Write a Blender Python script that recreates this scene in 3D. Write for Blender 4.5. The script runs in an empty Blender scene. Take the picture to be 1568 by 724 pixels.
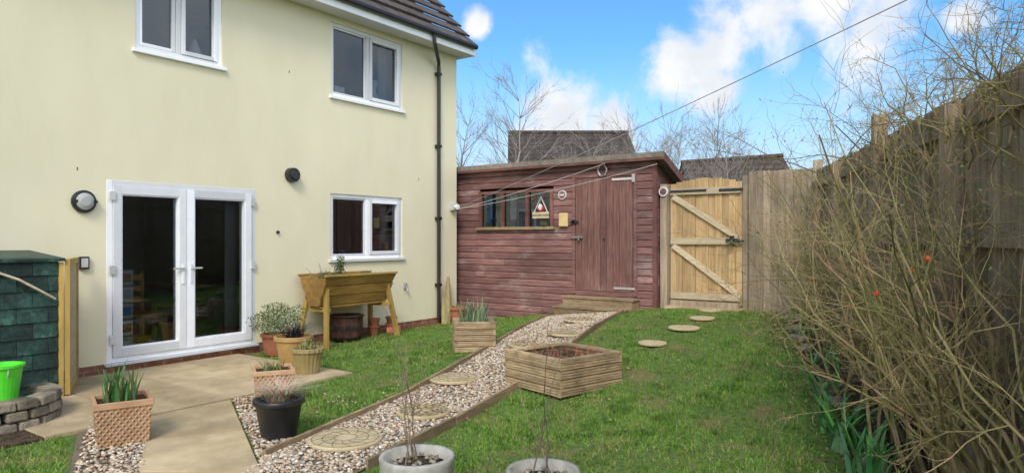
import bpy, math, random
import numpy as np
from mathutils import Vector, Matrix
R=random.Random(7); NR=np.random.default_rng(11)
sc=bpy.context.scene
COL=sc.collection
HX=-8.29
def sm(a,b,x):
    t=max(0,min(1,(x-a)/(b-a)));return t*t*(3-2*t)
def g(x,y): return .5*sm(4.5,10,y)*max(0,min(1,(x+8.4)/4.4))
def gnp(x,y):
    t=np.clip((y-4.5)/5.5,0,1);return .5*t*t*(3-2*t)*np.clip((x+8.4)/4.4,0,1)

# ---------------- materials ----------------
def newmat(name):
    m=bpy.data.materials.new(name);m.use_nodes=True
    nt=m.node_tree;b=nt.nodes['Principled BSDF']
    return m,nt,b
def N(nt,t,**k):
    n=nt.nodes.new(t)
    for a,v in k.items(): setattr(n,a,v)
    return n
def mixc(nt,fac,a,b,mode='MIX'):
    n=N(nt,'ShaderNodeMix',data_type='RGBA',blend_type=mode)
    for i,v in ((0,fac),(6,a),(7,b)):
        if hasattr(v,'is_output') : nt.links.new(v,n.inputs[i])
        elif i==0: n.inputs[0].default_value=v
        else: n.inputs[i].default_value=(*v,1) if len(v)==3 else v
    return n.outputs[2]
def noise(nt,vec,scale,detail=4,rough=.6,dist=0):
    n=N(nt,'ShaderNodeTexNoise');n.inputs['Scale'].default_value=scale;n.inputs['Detail'].default_value=detail
    n.inputs['Roughness'].default_value=rough;n.inputs['Distortion'].default_value=dist
    if vec is not None: nt.links.new(vec,n.inputs['Vector'])
    return n.outputs['Fac']
def ramp(nt,f,lo,hi):
    n=N(nt,'ShaderNodeMapRange',interpolation_type='SMOOTHSTEP');n.inputs[1].default_value=lo;n.inputs[2].default_value=hi
    nt.links.new(f,n.inputs[0]);return n.outputs[0]
def gm(name,c1,c2,st=(1,1,1),scale=8,rough=.8,bump=.3,bd=.01,tint=.5,weather=.25,wscale=.9,c3=None,c3lo=.55,c3hi=.7,c3scale=3,metal=0,spec=.3,c3st=None):
    m,nt,b=newmat(name)
    tc=N(nt,'ShaderNodeTexCoord');mp=N(nt,'ShaderNodeMapping');mp.inputs['Scale'].default_value=st
    nt.links.new(tc.outputs['Object'],mp.inputs[0])
    f=noise(nt,mp.outputs[0],scale)
    col=mixc(nt,ramp(nt,f,.33,.67),c1,c2)
    if c3:
        v3=tc.outputs['Object']
        if c3st:
            m3=N(nt,'ShaderNodeMapping');m3.inputs['Scale'].default_value=c3st;nt.links.new(v3,m3.inputs[0]);v3=m3.outputs[0]
        f3=noise(nt,v3,c3scale,5,.65)
        col=mixc(nt,ramp(nt,f3,c3lo,c3hi),col,c3)
    at=N(nt,'ShaderNodeAttribute',attribute_name='tint')
    tm=N(nt,'ShaderNodeMapRange');tm.inputs[3].default_value=1-tint*.5;tm.inputs[4].default_value=1+tint*.5
    nt.links.new(at.outputs['Fac'],tm.inputs[0]);fac=tm.outputs[0]
    if weather>.04 and bump:
        w=ramp(nt,noise(nt,tc.outputs['Object'],wscale,2),.3,.7)
        wm=N(nt,'ShaderNodeMapRange');wm.inputs[3].default_value=1-weather;wm.inputs[4].default_value=1+weather*.4
        nt.links.new(w,wm.inputs[0])
        mu=N(nt,'ShaderNodeMath',operation='MULTIPLY');nt.links.new(wm.outputs[0],mu.inputs[0]);nt.links.new(fac,mu.inputs[1]);fac=mu.outputs[0]
    vm=N(nt,'ShaderNodeVectorMath',operation='SCALE');nt.links.new(col,vm.inputs[0]);nt.links.new(fac,vm.inputs['Scale'])
    nt.links.new(vm.outputs[0],b.inputs['Base Color'])
    b.inputs['Roughness'].default_value=rough;b.inputs['Metallic'].default_value=metal
    b.inputs['Specular IOR Level'].default_value=spec
    if bump:
        bp=N(nt,'ShaderNodeBump');bp.inputs['Strength'].default_value=bump;bp.inputs['Distance'].default_value=bd
        f2=noise(nt,mp.outputs[0],scale*3,3)
        nt.links.new(f2,bp.inputs['Height']);nt.links.new(bp.outputs[0],b.inputs['Normal'])
    return m
def vcolmat(name,rough=.7,spec=.2):
    m,nt,b=newmat(name)
    at=N(nt,'ShaderNodeAttribute',attribute_name='col')
    nt.links.new(at.outputs['Color'],b.inputs['Base Color'])
    b.inputs['Roughness'].default_value=rough;b.inputs['Specular IOR Level'].default_value=spec
    return m
M={}
M['render']=gm('cream_render',(.795,.735,.525),(.815,.76,.55),st=(1,2,.8),scale=1.6,rough=.9,bump=.25,bd=.003,weather=.05,wscale=.5,c3=(.72,.67,.48),c3lo=.52,c3hi=.9,c3scale=.9,c3st=(1,1.6,.5))
M['upvc']=gm('white_upvc',(.76,.78,.82),(.8,.82,.85),rough=.35,bump=0,weather=.03,spec=.5)
M['black']=gm('black_plastic',(.015,.015,.017),(.025,.025,.027),rough=.4,bump=0,spec=.5)
M['darkroom']=gm('interior_wall',(.60,.59,.57),(.66,.65,.63),rough=.9,bump=0)
M['floor']=gm('interior_floor',(.22,.13,.07),(.3,.18,.1),st=(1,8,1),rough=.5,bump=0)
M['yellowwood']=gm('pine_chair',(.62,.36,.08),(.7,.44,.12),rough=.5,bump=0)
M['steel']=gm('brushed_metal',(.5,.5,.5),(.6,.6,.6),rough=.3,metal=.9,bump=0)
M['silver']=gm('grey_plastic',(.5,.51,.5),(.58,.58,.57),rough=.4,bump=0)
M['shed']=gm('red_stained_shiplap',(.19,.085,.078),(.29,.155,.143),st=(.6,1,9),scale=5,rough=.75,bump=.5,bd=.004,tint=.45,weather=.25,c3=(.37,.27,.25),c3lo=.50,c3hi=.74,c3scale=2.2,c3st=(1,1,2.5))
M['sheddoor']=gm('red_stained_door',(.16,.075,.065),(.26,.135,.115),st=(9,1,.6),scale=5,rough=.75,bump=.5,bd=.004,tint=.4,c3=(.33,.23,.2),c3lo=.52,c3hi=.8,c3st=(3,1,.6))
M['shedframe']=gm('dark_red_trim',(.15,.065,.055),(.22,.10,.09),scale=9,rough=.7,bump=.3)
M['felt']=gm('roof_felt_grey',(.20,.17,.14),(.29,.24,.20),scale=14,rough=.95,bump=.3)
M['fence']=gm('weathered_fence',(.30,.225,.155),(.44,.35,.25),st=(7,7,.5),scale=5,rough=.85,bump=.5,bd=.004,tint=.45,weather=.3,c3=(.24,.20,.16),c3lo=.55,c3hi=.75,c3scale=1.7)
M['fenceold']=gm('old_grey_fence',(.25,.19,.13),(.39,.31,.22),st=(7,7,.5),scale=5,rough=.9,bump=.5,bd=.004,tint=.5,weather=.35,c3=(.17,.16,.09),c3lo=.55,c3hi=.75,c3scale=1.5)
M['gate']=gm('new_gate_timber',(.40,.255,.12),(.55,.38,.195),st=(8,8,.5),scale=4,rough=.7,bump=.4,bd=.003,tint=.4,weather=.15)
M['gaterail']=gm('pale_gate_rail',(.50,.40,.26),(.60,.50,.34),st=(1,1,6),scale=4,rough=.7,bump=.3,tint=.3,weather=.12)
M['trough']=gm('mustard_timber',(.31,.17,.045),(.42,.25,.07),st=(3,1,5),scale=4,rough=.6,bump=.3,tint=.3,weather=.3)
M['troughleg']=gm('yellow_timber',(.48,.31,.08),(.56,.38,.11),st=(3,3,1),scale=4,rough=.6,bump=.3)
M['slat']=gm('decking_slats',(.33,.235,.13),(.47,.35,.215),st=(2,2,8),scale=4,rough=.8,bump=.4,tint=.55,weather=.25,c3=(.22,.17,.10),c3lo=.52,c3hi=.75,c3scale=5)
M['edging']=gm('path_edging_timber',(.27,.19,.11),(.38,.28,.17),st=(3,1,8),scale=4,rough=.85,bump=.4,tint=.4,weather=.3)
M['terra']=gm('terracotta',(.40,.14,.07),(.48,.19,.1),scale=7,rough=.85,bump=.2,bd=.003,weather=.3,c3=(.42,.28,.18),c3lo=.55,c3hi=.8,c3scale=8)
M['terrabuff']=gm('buff_terracotta',(.50,.29,.16),(.60,.38,.23),scale=7,rough=.85,bump=.2,bd=.003,weather=.2,c3=(.38,.27,.16),c3lo=.55,c3hi=.8,c3scale=9)
M['glazed']=gm('ochre_glazed',(.33,.2,.07),(.42,.27,.1),scale=6,rough=.4,bump=.2,spec=.5)
M['glazedgreen']=gm('olive_ribbed',(.28,.22,.09),(.38,.3,.14),scale=6,rough=.5,bump=.2,spec=.4)
M['concrete']=gm('concrete_pot',(.38,.36,.32),(.50,.48,.43),scale=18,rough=.9,bump=.3,bd=.004,weather=.2,c3=(.25,.24,.17),c3lo=.55,c3hi=.75,c3scale=9)
M['soil']=gm('soil',(.04,.026,.016),(.095,.062,.04),scale=20,rough=1,bump=1,bd=.02,weather=.3)
M['slab']=gm('sandstone_paving',(.44,.335,.195),(.57,.45,.28),scale=3,rough=.85,bump=.25,bd=.004,tint=.30,weather=.2,c3=(.30,.24,.15),c3lo=.50,c3hi=.78,c3scale=2.2)
M['stepstone']=gm('stepping_stone',(.44,.345,.20),(.54,.44,.27),scale=6,rough=.85,bump=.3,weather=.12,c3=(.34,.28,.18),c3scale=9)
M['groove']=gm('stone_groove',(.17,.13,.08),(.24,.19,.12),scale=9,rough=.9,bump=0)
M['gravelbed']=gm('gravel_bed',(.2,.16,.11),(.34,.28,.2),scale=60,rough=1,bump=.8,bd=.02)
M['rust']=gm('rusty_iron',(.035,.02,.017),(.10,.045,.03),scale=12,rough=.7,bump=.3,metal=.2)
M['greenfelt']=gm('green_felt_shingle',(.010,.038,.032),(.028,.08,.06),scale=25,rough=.5,bump=.7,bd=.006,tint=1.0,weather=.55,wscale=4,c3=(.06,.14,.10),c3lo=.55,c3hi=.7,c3scale=7,spec=.5)
M['lime']=gm('lime_plastic',(.08,.6,.03),(.1,.65,.04),rough=.35,bump=0,spec=.5)
M['rock']=gm('rough_stone',(.2,.17,.13),(.36,.31,.23),scale=7,rough=.9,bump=.8,bd=.02,tint=.6,c3=(.12,.13,.06),c3lo=.55,c3hi=.7,c3scale=5)
M['drift']=gm('driftwood',(.38,.31,.14),(.5,.43,.22),st=(6,6,1),scale=6,rough=.9,bump=.6)
M['twig']=gm('bare_twig',(.17,.12,.085),(.27,.21,.16),scale=9,rough=.9,bump=0,tint=.7)
M['birch']=gm('pale_twig',(.25,.205,.18),(.37,.32,.29),scale=3,rough=.9,bump=0,tint=.6)
M['rosestem']=gm('rose_stem',(.18,.165,.06),(.34,.27,.13),scale=6,rough=.7,bump=0,tint=1.0,c3=(.31,.19,.12),c3lo=.5,c3hi=.65,c3scale=3)
M['hip']=gm('rose_hip',(.65,.06,.015),(.7,.1,.02),rough=.3,bump=0,spec=.5)
M['cream']=gm('cream_plastic',(.50,.38,.18),(.56,.43,.22),rough=.5,bump=0)
M['white']=gm('white_paint',(.7,.7,.68),(.78,.78,.76),rough=.5,bump=0)
M['red']=gm('red_cloth',(.6,.03,.03),(.65,.05,.04),rough=.8,bump=0)
M['blue']=gm('blue_cloth',(.03,.25,.6),(.04,.3,.65),rough=.8,bump=0)
M['yellow']=gm('yellow_plastic',(.8,.6,.03),(.85,.65,.04),rough=.4,bump=0)
M['line']=gm('clothes_line_wire',(.42,.42,.40),(.5,.5,.48),rough=.5,bump=0)
M['net']=gm('curtain_fabric',(.6,.6,.62),(.7,.7,.72),st=(1,12,.1),scale=4,rough=.9,bump=0)
M['veg']=vcolmat('foliage',.65,.25)
M['pebble']=vcolmat('pebble',.6,.4)

def brickmat(name,c1,c2,mortar,w,h,ms,axis,bump=.5):
    m,nt,b=newmat(name)
    tc=N(nt,'ShaderNodeTexCoord');sp=N(nt,'ShaderNodeSeparateXYZ');cb=N(nt,'ShaderNodeCombineXYZ')
    nt.links.new(tc.outputs['Object'],sp.inputs[0])
    nt.links.new(sp.outputs[axis[0]],cb.inputs[0]);nt.links.new(sp.outputs[axis[1]],cb.inputs[1])
    br=N(nt,'ShaderNodeTexBrick');nt.links.new(cb.outputs[0],br.inputs[0])
    for i,cc in ((1,c1),(2,c2),(3,mortar)): br.inputs[i].default_value=(*cc,1)
    br.inputs['Scale'].default_value=1;br.inputs['Mortar Size'].default_value=ms
    br.inputs['Brick Width'].default_value=w;br.inputs['Row Height'].default_value=h
    f=noise(nt,tc.outputs['Object'],6,4)
    col=mixc(nt,ramp(nt,f,.3,.75),br.outputs[0],(c1[0]*.6,c1[1]*.6,c1[2]*.6));
    nt.links.new(col,b.inputs['Base Color']);b.inputs['Roughness'].default_value=.85
    bp=N(nt,'ShaderNodeBump');bp.inputs['Strength'].default_value=bump;bp.inputs['Distance'].default_value=.01;bp.invert=True
    nt.links.new(br.outputs['Fac'],bp.inputs['Height']);nt.links.new(bp.outputs[0],b.inputs['Normal'])
    return m
M['brick']=brickmat('red_brick',(.30,.10,.055),(.38,.15,.085),(.35,.3,.25),.225,.075,.01,(1,2))
M['tiles']=brickmat('brown_roof_tile',(.105,.082,.075),(.15,.118,.105),(.03,.025,.022),.3,.222,.012,(1,2))
M['tilesfar']=brickmat('distant_roof_tile',(.065,.048,.038),(.11,.08,.062),(.025,.02,.018),.33,.25,.03,(0,2))
M['brickfar']=brickmat('distant_brick',(.3,.17,.1),(.36,.2,.12),(.4,.36,.3),.225,.075,.01,(0,2))
m,nt,b=newmat('lawn_ground');tc=N(nt,'ShaderNodeTexCoord')
f=noise(nt,tc.outputs['Object'],2.2,5);f2=noise(nt,tc.outputs['Object'],25,4)
c=mixc(nt,ramp(nt,f2,.35,.65),(.06,.11,.02),(.12,.19,.03))
c=mixc(nt,ramp(nt,f,.50,.66),c,(.18,.15,.06))
nt.links.new(c,b.inputs['Base Color']);b.inputs['Roughness'].default_value=1
bp=N(nt,'ShaderNodeBump');bp.inputs['Strength'].default_value=.8;bp.inputs['Distance'].default_value=.03
nt.links.new(f2,bp.inputs['Height']);nt.links.new(bp.outputs[0],b.inputs['Normal']);M['ground']=m
m,nt,b=newmat('window_glass');out=nt.nodes['Material Output'];nt.nodes.remove(b)
tr=N(nt,'ShaderNodeBsdfTransparent');tr.inputs[0].default_value=(.80,.84,.87,1)
gl=N(nt,'ShaderNodeBsdfGlossy');gl.inputs['Roughness'].default_value=.02;gl.inputs[0].default_value=(.72,.82,.92,1)
fr=N(nt,'ShaderNodeFresnel');fr.inputs[0].default_value=2.1
mx=N(nt,'ShaderNodeMixShader');nt.links.new(fr.outputs[0],mx.inputs[0]);nt.links.new(tr.outputs[0],mx.inputs[1]);nt.links.new(gl.outputs[0],mx.inputs[2])
nt.links.new(mx.outputs[0],out.inputs[0]);M['glass']=m
def lattice(name,base):
    mm=base.copy();mm.name=name;nt=mm.node_tree;b=nt.nodes['Principled BSDF']
    tc=N(nt,'ShaderNodeTexCoord')
    def lin(sx,sy,sz):
        d=N(nt,'ShaderNodeVectorMath',operation='DOT_PRODUCT');d.inputs[1].default_value=(sx,sy,sz);nt.links.new(tc.outputs['Object'],d.inputs[0])
        s_=N(nt,'ShaderNodeMath',operation='SINE');nt.links.new(d.outputs['Value'],s_.inputs[0]);return s_.outputs[0]
    a1=lin(75,130,120);a2=lin(75,130,-120)
    mm_=N(nt,'ShaderNodeMath',operation='MAXIMUM');nt.links.new(a1,mm_.inputs[0]);nt.links.new(a2,mm_.inputs[1])
    bp=N(nt,'ShaderNodeBump');bp.inputs['Strength'].default_value=.8;bp.inputs['Distance'].default_value=.008
    nt.links.new(mm_.outputs[0],bp.inputs['Height']);nt.links.new(bp.outputs[0],b.inputs['Normal']);return mm
M['basket']=lattice('basket_weave_terracotta',M['terrabuff'])

# ---------------- mesh builder ----------------
class MB:
    def __init__(s,mats): s.v=[];s.f=[];s.mi=[];s.t=[];s.mats=mats
    def idx(s,m):
        if m not in s.mats: s.mats.append(m)
        return s.mats.index(m)
    def add(s,vs,fs,m,t=None):
        o=len(s.v);s.v+= [tuple(p) for p in vs];k=s.idx(m);t=R.random() if t is None else t
        s.t+=[t]*len(vs)
        for f in fs: s.f.append(tuple(i+o for i in f));s.mi.append(k)
    def hexa(s,p,m,t=None):
        s.add(p,[(3,2,1,0),(4,5,6,7),(0,1,5,4),(1,2,6,5),(2,3,7,6),(3,0,4,7)],m,t)
    def box(s,x0,x1,y0,y1,z0,z1,m,t=None):
        s.hexa([(x0,y0,z0),(x1,y0,z0),(x1,y1,z0),(x0,y1,z0),(x0,y0,z1),(x1,y0,z1),(x1,y1,z1),(x0,y1,z1)],m,t)
    def rbox(s,c,sz,rz,m,t=None,top=1.0,mat=None):
        hx,hy,hz=sz[0]/2,sz[1]/2,sz[2]/2
        P=[(-hx,-hy,-hz),(hx,-hy,-hz),(hx,hy,-hz),(-hx,hy,-hz),(-hx*top,-hy*top,hz),(hx*top,-hy*top,hz),(hx*top,hy*top,hz),(-hx*top,hy*top,hz)]
        Q=Matrix.Rotation(rz,3,'Z') if mat is None else mat
        s.hexa([Q@Vector(p)+Vector(c) for p in P],m,t)
    def beam(s,p0,p1,w,h,m,t=None,up=(0,0,1)):
        p0=Vector(p0);p1=Vector(p1);d=(p1-p0).normalized();u=Vector(up)
        sd=d.cross(u).normalized();uu=sd.cross(d).normalized()
        a=sd*w/2;b_=uu*h/2
        s.hexa([p0-a-b_,p0+a-b_,p0+a+b_,p0-a+b_,p1-a-b_,p1+a-b_,p1+a+b_,p1-a+b_],m,t)
    def tube(s,pts,rs,n,m,t=None,cap=True):
        o=len(s.v);k=s.idx(m);t=R.random() if t is None else t
        L=len(pts)
        for i in range(L):
            p=Vector(pts[i]);d=Vector(pts[min(i+1,L-1)])-Vector(pts[max(i-1,0)])
            if d.length<1e-9:d=Vector((0,0,1))
            d.normalize();a=d.cross(Vector((.31,.17,.93)));
            if a.length<1e-3:a=d.cross(Vector((1,0,0)))
            a.normalize();b_=d.cross(a)
            for j in range(n):
                q=2*math.pi*j/n;w=p+(a*math.cos(q)+b_*math.sin(q))*rs[i]
                s.v.append((w.x,w.y,w.z));s.t.append(t)
        for i in range(L-1):
            for j in range(n):
                s.f.append((o+i*n+j,o+i*n+(j+1)%n,o+(i+1)*n+(j+1)%n,o+(i+1)*n+j));s.mi.append(k)
        if cap:
            s.f.append(tuple(o+j for j in range(n))[::-1]);s.mi.append(k)
            s.f.append(tuple(o+(L-1)*n+j for j in range(n)));s.mi.append(k)
    def lathe(s,prof,c,n,m,t=None,rib=0,ribn=0):
        o=len(s.v);k=s.idx(m);t=R.random() if t is None else t
        for (r,z) in prof:
            for j in range(n):
                q=2*math.pi*j/n;rr=r*(1+rib*math.cos(q*ribn)) if ribn else r
                s.v.append((c[0]+rr*math.cos(q),c[1]+rr*math.sin(q),c[2]+z));s.t.append(t)
        for i in range(len(prof)-1):
            for j in range(n):
                s.f.append((o+i*n+j,o+i*n+(j+1)%n,o+(i+1)*n+(j+1)%n,o+(i+1)*n+j));s.mi.append(k)
        s.f.append(tuple(o+j for j in range(n))[::-1]);s.mi.append(k)
        s.f.append(tuple(o+(len(prof)-1)*n+j for j in range(n)));s.mi.append(k)
    def blob(s,c,r,m,t=None,jit=.2,sub=1,rz=None):
        V,F=ICO[sub];q=R.random()*6.28 if rz is None else rz
        ca,sa=math.cos(q),math.sin(q);vs=[]
        for p in V:
            j=1+R.uniform(-jit,jit);x,y,z=p[0]*r[0]*j,p[1]*r[1]*j,p[2]*r[2]*j
            vs.append((c[0]+x*ca-y*sa,c[1]+x*sa+y*ca,c[2]+z))
        s.add(vs,F,m,t)
    def build(s,name,parent=None,smooth=False,bevel=0):
        me=bpy.data.meshes.new(name);me.from_pydata(s.v,[],s.f);me.update()
        for mm in s.mats: me.materials.append(M[mm])
        me.polygons.foreach_set('material_index',s.mi)
        a=me.attributes.new('tint','FLOAT','POINT');a.data.foreach_set('value',s.t)
        if smooth: me.polygons.foreach_set('use_smooth',[True]*len(s.f))
        ob=bpy.data.objects.new(name,me);COL.objects.link(ob)
        if bevel:
            md=ob.modifiers.new('b','BEVEL');md.width=bevel;md.segments=2;md.limit_method='ANGLE'
        if parent: ob.parent=parent
        return ob
def ico(sub):
    t=(1+5**.5)/2
    V=[Vector(p).normalized() for p in [(-1,t,0),(1,t,0),(-1,-t,0),(1,-t,0),(0,-1,t),(0,1,t),(0,-1,-t),(0,1,-t),(t,0,-1),(t,0,1),(-t,0,-1),(-t,0,1)]]
    F=[(0,11,5),(0,5,1),(0,1,7),(0,7,10),(0,10,11),(1,5,9),(5,11,4),(11,10,2),(10,7,6),(7,1,8),(3,9,4),(3,4,2),(3,2,6),(3,6,8),(3,8,9),(4,9,5),(2,4,11),(6,2,10),(8,6,7),(9,8,1)]
    for _ in range(sub-1):
        cache={};NF=[]
        def mid(a,b):
            k=(min(a,b),max(a,b))
            if k not in cache: V.append(((V[a]+V[b])/2).normalized());cache[k]=len(V)-1
            return cache[k]
        for a,b_,c_ in F:
            x,y,z=mid(a,b_),mid(b_,c_),mid(c_,a);NF+=[(a,x,z),(b_,y,x),(c_,z,y),(x,y,z)]
        F=NF
    return [tuple(v) for v in V],F
ICO={1:ico(1),2:ico(2),3:ico(3)}
def empty(name,loc=(0,0,0)):
    e=bpy.data.objects.new(name,None);COL.objects.link(e);return e
def npmesh(name,V,F,mat,col,parent=None,smooth=False):
    me=bpy.data.meshes.new(name);nv=len(V);nf=len(F);k=F.shape[1]
    me.vertices.add(nv);me.vertices.foreach_set('co',V.astype(np.float32).ravel())
    me.loops.add(nf*k);me.loops.foreach_set('vertex_index',F.astype(np.int32).ravel())
    me.polygons.add(nf);me.polygons.foreach_set('loop_start',np.arange(nf,dtype=np.int32)*k)
    if smooth: me.polygons.foreach_set('use_smooth',np.ones(nf,dtype=bool))
    me.update(calc_edges=True);me.materials.append(mat)
    a=me.attributes.new('col','FLOAT_COLOR','POINT');c4=np.ones((nv,4),dtype=np.float32);c4[:,:3]=col
    a.data.foreach_set('color',c4.ravel())
    ob=bpy.data.objects.new(name,me);COL.objects.link(ob)
    if parent: ob.parent=parent
    return ob
def inpoly(x,y,poly):
    r=np.zeros(len(x),bool);n=len(poly)
    for i in range(n):
        x0,y0=poly[i];x1,y1=poly[(i+1)%n]
        if y0==y1: continue
        cnd=((y0>y)!=(y1>y))&(x<(x1-x0)*(y-y0)/(y1-y0)+x0);r^=cnd
    return r
def leafcard(pts_c,dirs,L,Wd,cols):
    n=len(pts_c);side=np.cross(dirs,NR.normal(size=(n,3)));side/=np.linalg.norm(side,axis=1)[:,None]+1e-9
    a=pts_c-side*Wd[:,None]/2;b=pts_c+side*Wd[:,None]/2;t=pts_c+dirs*L[:,None]
    V=np.stack([a,b,t],1).reshape(-1,3);F=np.arange(3*n).reshape(-1,3);C=np.repeat(cols,3,0)
    return V,F,C

# ---------------- ground ----------------
xs=np.unique(np.concatenate([[-400,-150,-60,-30,-20],np.arange(-14,6.01,.2),[8,15,40,150,400]]))
ys=np.unique(np.concatenate([[-200,-60,-20,-5],np.arange(-2,14.01,.2),[18,30,60,150,400]]))
X,Y=np.meshgrid(xs,ys);V=np.stack([X.ravel(),Y.ravel(),gnp(X.ravel(),Y.ravel())-.004],1)
nx=len(xs);idx=[]
for j in range(len(ys)-1):
    for i in range(nx-1): idx.append((j*nx+i,j*nx+i+1,(j+1)*nx+i+1,(j+1)*nx+i))
npmesh('ground',V,np.array(idx),M['ground'],np.full((len(V),3),.1),smooth=True)

def sheet(name,left,right,eps,mat,nu=40,nw=6):
    def samp(pl,t):
        L=[0]
        for i in range(1,len(pl)): L.append(L[-1]+math.dist(pl[i],pl[i-1]))
        d=t*L[-1]
        for i in range(1,len(pl)):
            if d<=L[i]+1e-9:
                k=(d-L[i-1])/(L[i]-L[i-1]);return (pl[i-1][0]+k*(pl[i][0]-pl[i-1][0]),pl[i-1][1]+k*(pl[i][1]-pl[i-1][1]))
    mb=MB([mat]);vs=[];fs=[]
    for i in range(nu+1):
        a=samp(left,i/nu);b=samp(right,i/nu)
        for j in range(nw+1):
            x=a[0]+(b[0]-a[0])*j/nw;y=a[1]+(b[1]-a[1])*j/nw;vs.append((x,y,g(x,y)+eps))
    for i in range(nu):
        for j in range(nw):
            q=i*(nw+1)+j;fs.append((q,q+1,q+nw+2,q+nw+1))
    mb.add(vs,fs,mat,.5);return mb.build(name,smooth=True)
pathL=[(-3.95,2.55),(-4.23,2.95),(-4.72,4.84),(-5.23,6.79),(-6.02,9.6)]
pathR=[(-3.20,2.0),(-3.48,3.22),(-3.93,5.62),(-4.68,9.6)]
sheet('gravel_path',pathL,pathR,.012,'gravelbed')
bedL=[(-2.55,10.3),(-2.2,9.3),(-1.55,7.4),(-.80,5.04),(0.1,2.4)]
bedR=[(-2.0,10.3),(-1.6,9.3),(-.85,7.4),(.1,5.04),(1.1,2.4)]
sheet('flower_bed_soil',bedL,bedR,.02,'soil')
sheet('gravel_strip',[(-6.0,3.84),(-3.95,2.76)],[(-5.95,4.3),(-4.1,3.12)],.006,'gravelbed',10,3)
sheet('gravel_strip',[(-6.6,2.75),(-4.1,1.6)],[(-6.0,3.04),(-3.9,1.9)],.006,'gravelbed',10,3)

def pebbles(name,poly,n,size=(.008,.018)):
    poly=list(poly);P=np.array(poly);x=NR.uniform(P[:,0].min(),P[:,0].max(),n*4);y=NR.uniform(P[:,1].min(),P[:,1].max(),n*4)
    k=inpoly(x,y,poly);x=x[k][:n];y=y[k][:n];n=len(x)
    V0=np.array(ICO[1][0]);F0=np.array(ICO[1][1]);nv=len(V0)
    s=NR.uniform(size[0],size[1],n)
    sc3=np.stack([s*NR.uniform(.9,1.5,n),s*NR.uniform(.7,1.1,n),s*NR.uniform(.45,.8,n)],1)
    VV=V0[None]*sc3[:,None,:]*NR.uniform(.85,1.15,(n,nv,1))
    q=NR.uniform(0,6.28,n);tl=NR.uniform(-.4,.4,n)
    cx,sx=np.cos(tl)[:,None],np.sin(tl)[:,None]
    a=VV[...,0]*cx-VV[...,2]*sx;b=VV[...,0]*sx+VV[...,2]*cx;VV[...,0]=a;VV[...,2]=b
    cx,sx=np.cos(q)[:,None],np.sin(q)[:,None]
    a=VV[...,0]*cx-VV[...,1]*sx;b=VV[...,0]*sx+VV[...,1]*cx
    VV[...,0]=a+x[:,None];VV[...,1]=b+y[:,None];VV[...,2]+=(gnp(x,y)+.014+NR.uniform(0,.014,n))[:,None]
    F=(F0[None]+(np.arange(n)*nv)[:,None,None]).reshape(-1,3)
    pal=np.array([(.62,.54,.42),(.50,.39,.27),(.42,.34,.26),(.70,.65,.57),(.36,.24,.15),(.30,.27,.25),(.56,.45,.32),(.50,.33,.22),(.62,.5,.36)])
    c=pal[NR.integers(0,len(pal),n)]*NR.uniform(.8,1.15,(n,1))
    npmesh(name,VV.reshape(-1,3),F,M['pebble'],np.repeat(c,nv,0),smooth=True)
pathpoly=pathL+pathR[::-1]
pebbles('gravel',pathpoly,14000)
pebbles('gravel',[(-6.0,3.84),(-3.95,2.76),(-4.1,3.12),(-5.95,4.3)],1300)
pebbles('gravel',[(-6.4,2.75),(-4.1,1.6),(-3.9,1.9),(-6.0,3.04)],1400)
# stray stones kicked onto the paving and lawn
pebbles('gravel',[(-6.2,3.6),(-4.6,2.9),(-3.6,3.0),(-4.2,5.5),(-4.9,5.4),(-6.1,4.4)],90,(.007,.013))

mb=MB(['edging'])
def edging(pl,off=0):
    for i in range(len(pl)-1):
        a=Vector((*pl[i],0));b=Vector((*pl[i+1],0));n=max(1,int((b-a).length/1.2))
        for k in range(n):
            p=a+(b-a)*k/n;q=a+(b-a)*((k+1)/n-.004)
            mb.beam((p.x,p.y,g(p.x,p.y)+.02+R.uniform(-.008,.008)),(q.x,q.y,g(q.x,q.y)+.02+R.uniform(-.008,.008)),.03,.10,'edging')
edging(pathL[1:]);edging(pathR[1:])
mb.build('timber_path_edging',bevel=.004)

def stone(x,y,r,kind):
    z=g(x,y)+(.018 if kind!='lawn' else .0)
    mb=MB(['stepstone']);n=40
    mb.lathe([(r*.97,0),(r,.008),(r,.022),(r*.97,.03)],(x,y,z),n,'stepstone',.7)
    if kind=='spiral':
        for ring in range(1,6):
            rr=r*ring/6;
            for j in range(int(6*ring*1.2)):
                q=6.28*j/int(6*ring*1.2)+ring*.4
                mb.rbox((x+rr*math.cos(q),y+rr*math.sin(q),z+.033),(r*.09,r*.12,.008),q,'groove' if j%2 else 'stepstone')
    elif kind=='sun':
        for rr in (.3,.62,.9):
            mb.tube([(x+r*rr*math.cos(q/24*6.283),y+r*rr*math.sin(q/24*6.283),z+.029) for q in range(25)],[.0045]*25,4,'groove')
        for j in range(12):
            q=6.283*j/12
            mb.tube([(x+r*(.3+.6*u)*math.cos(q+u*.5),y+r*(.3+.6*u)*math.sin(q+u*.5),z+.029) for u in (0,.33,.66,1)],[.0045]*4,4,'groove')
    mb.build('stepping_stone')
for x,y,r,k in [(-4.05,3.54,.28,'sun'),(-4.13,4.5,.24,'spiral'),(-4.70,5.59,.26,'sun'),(-4.4,6.45,.23,'spiral'),(-4.78,7.15,.26,'spiral'),(-4.62,7.8,.25,'sun'),(-4.95,8.75,.25,'spiral'),
    (-3.34,7.63,.17,'lawn'),(-3.26,8.44,.2,'lawn'),(-3.26,9.1,.17,'lawn'),(-3.4,9.85,.17,'lawn')]: stone(x,y,r,k)

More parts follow.
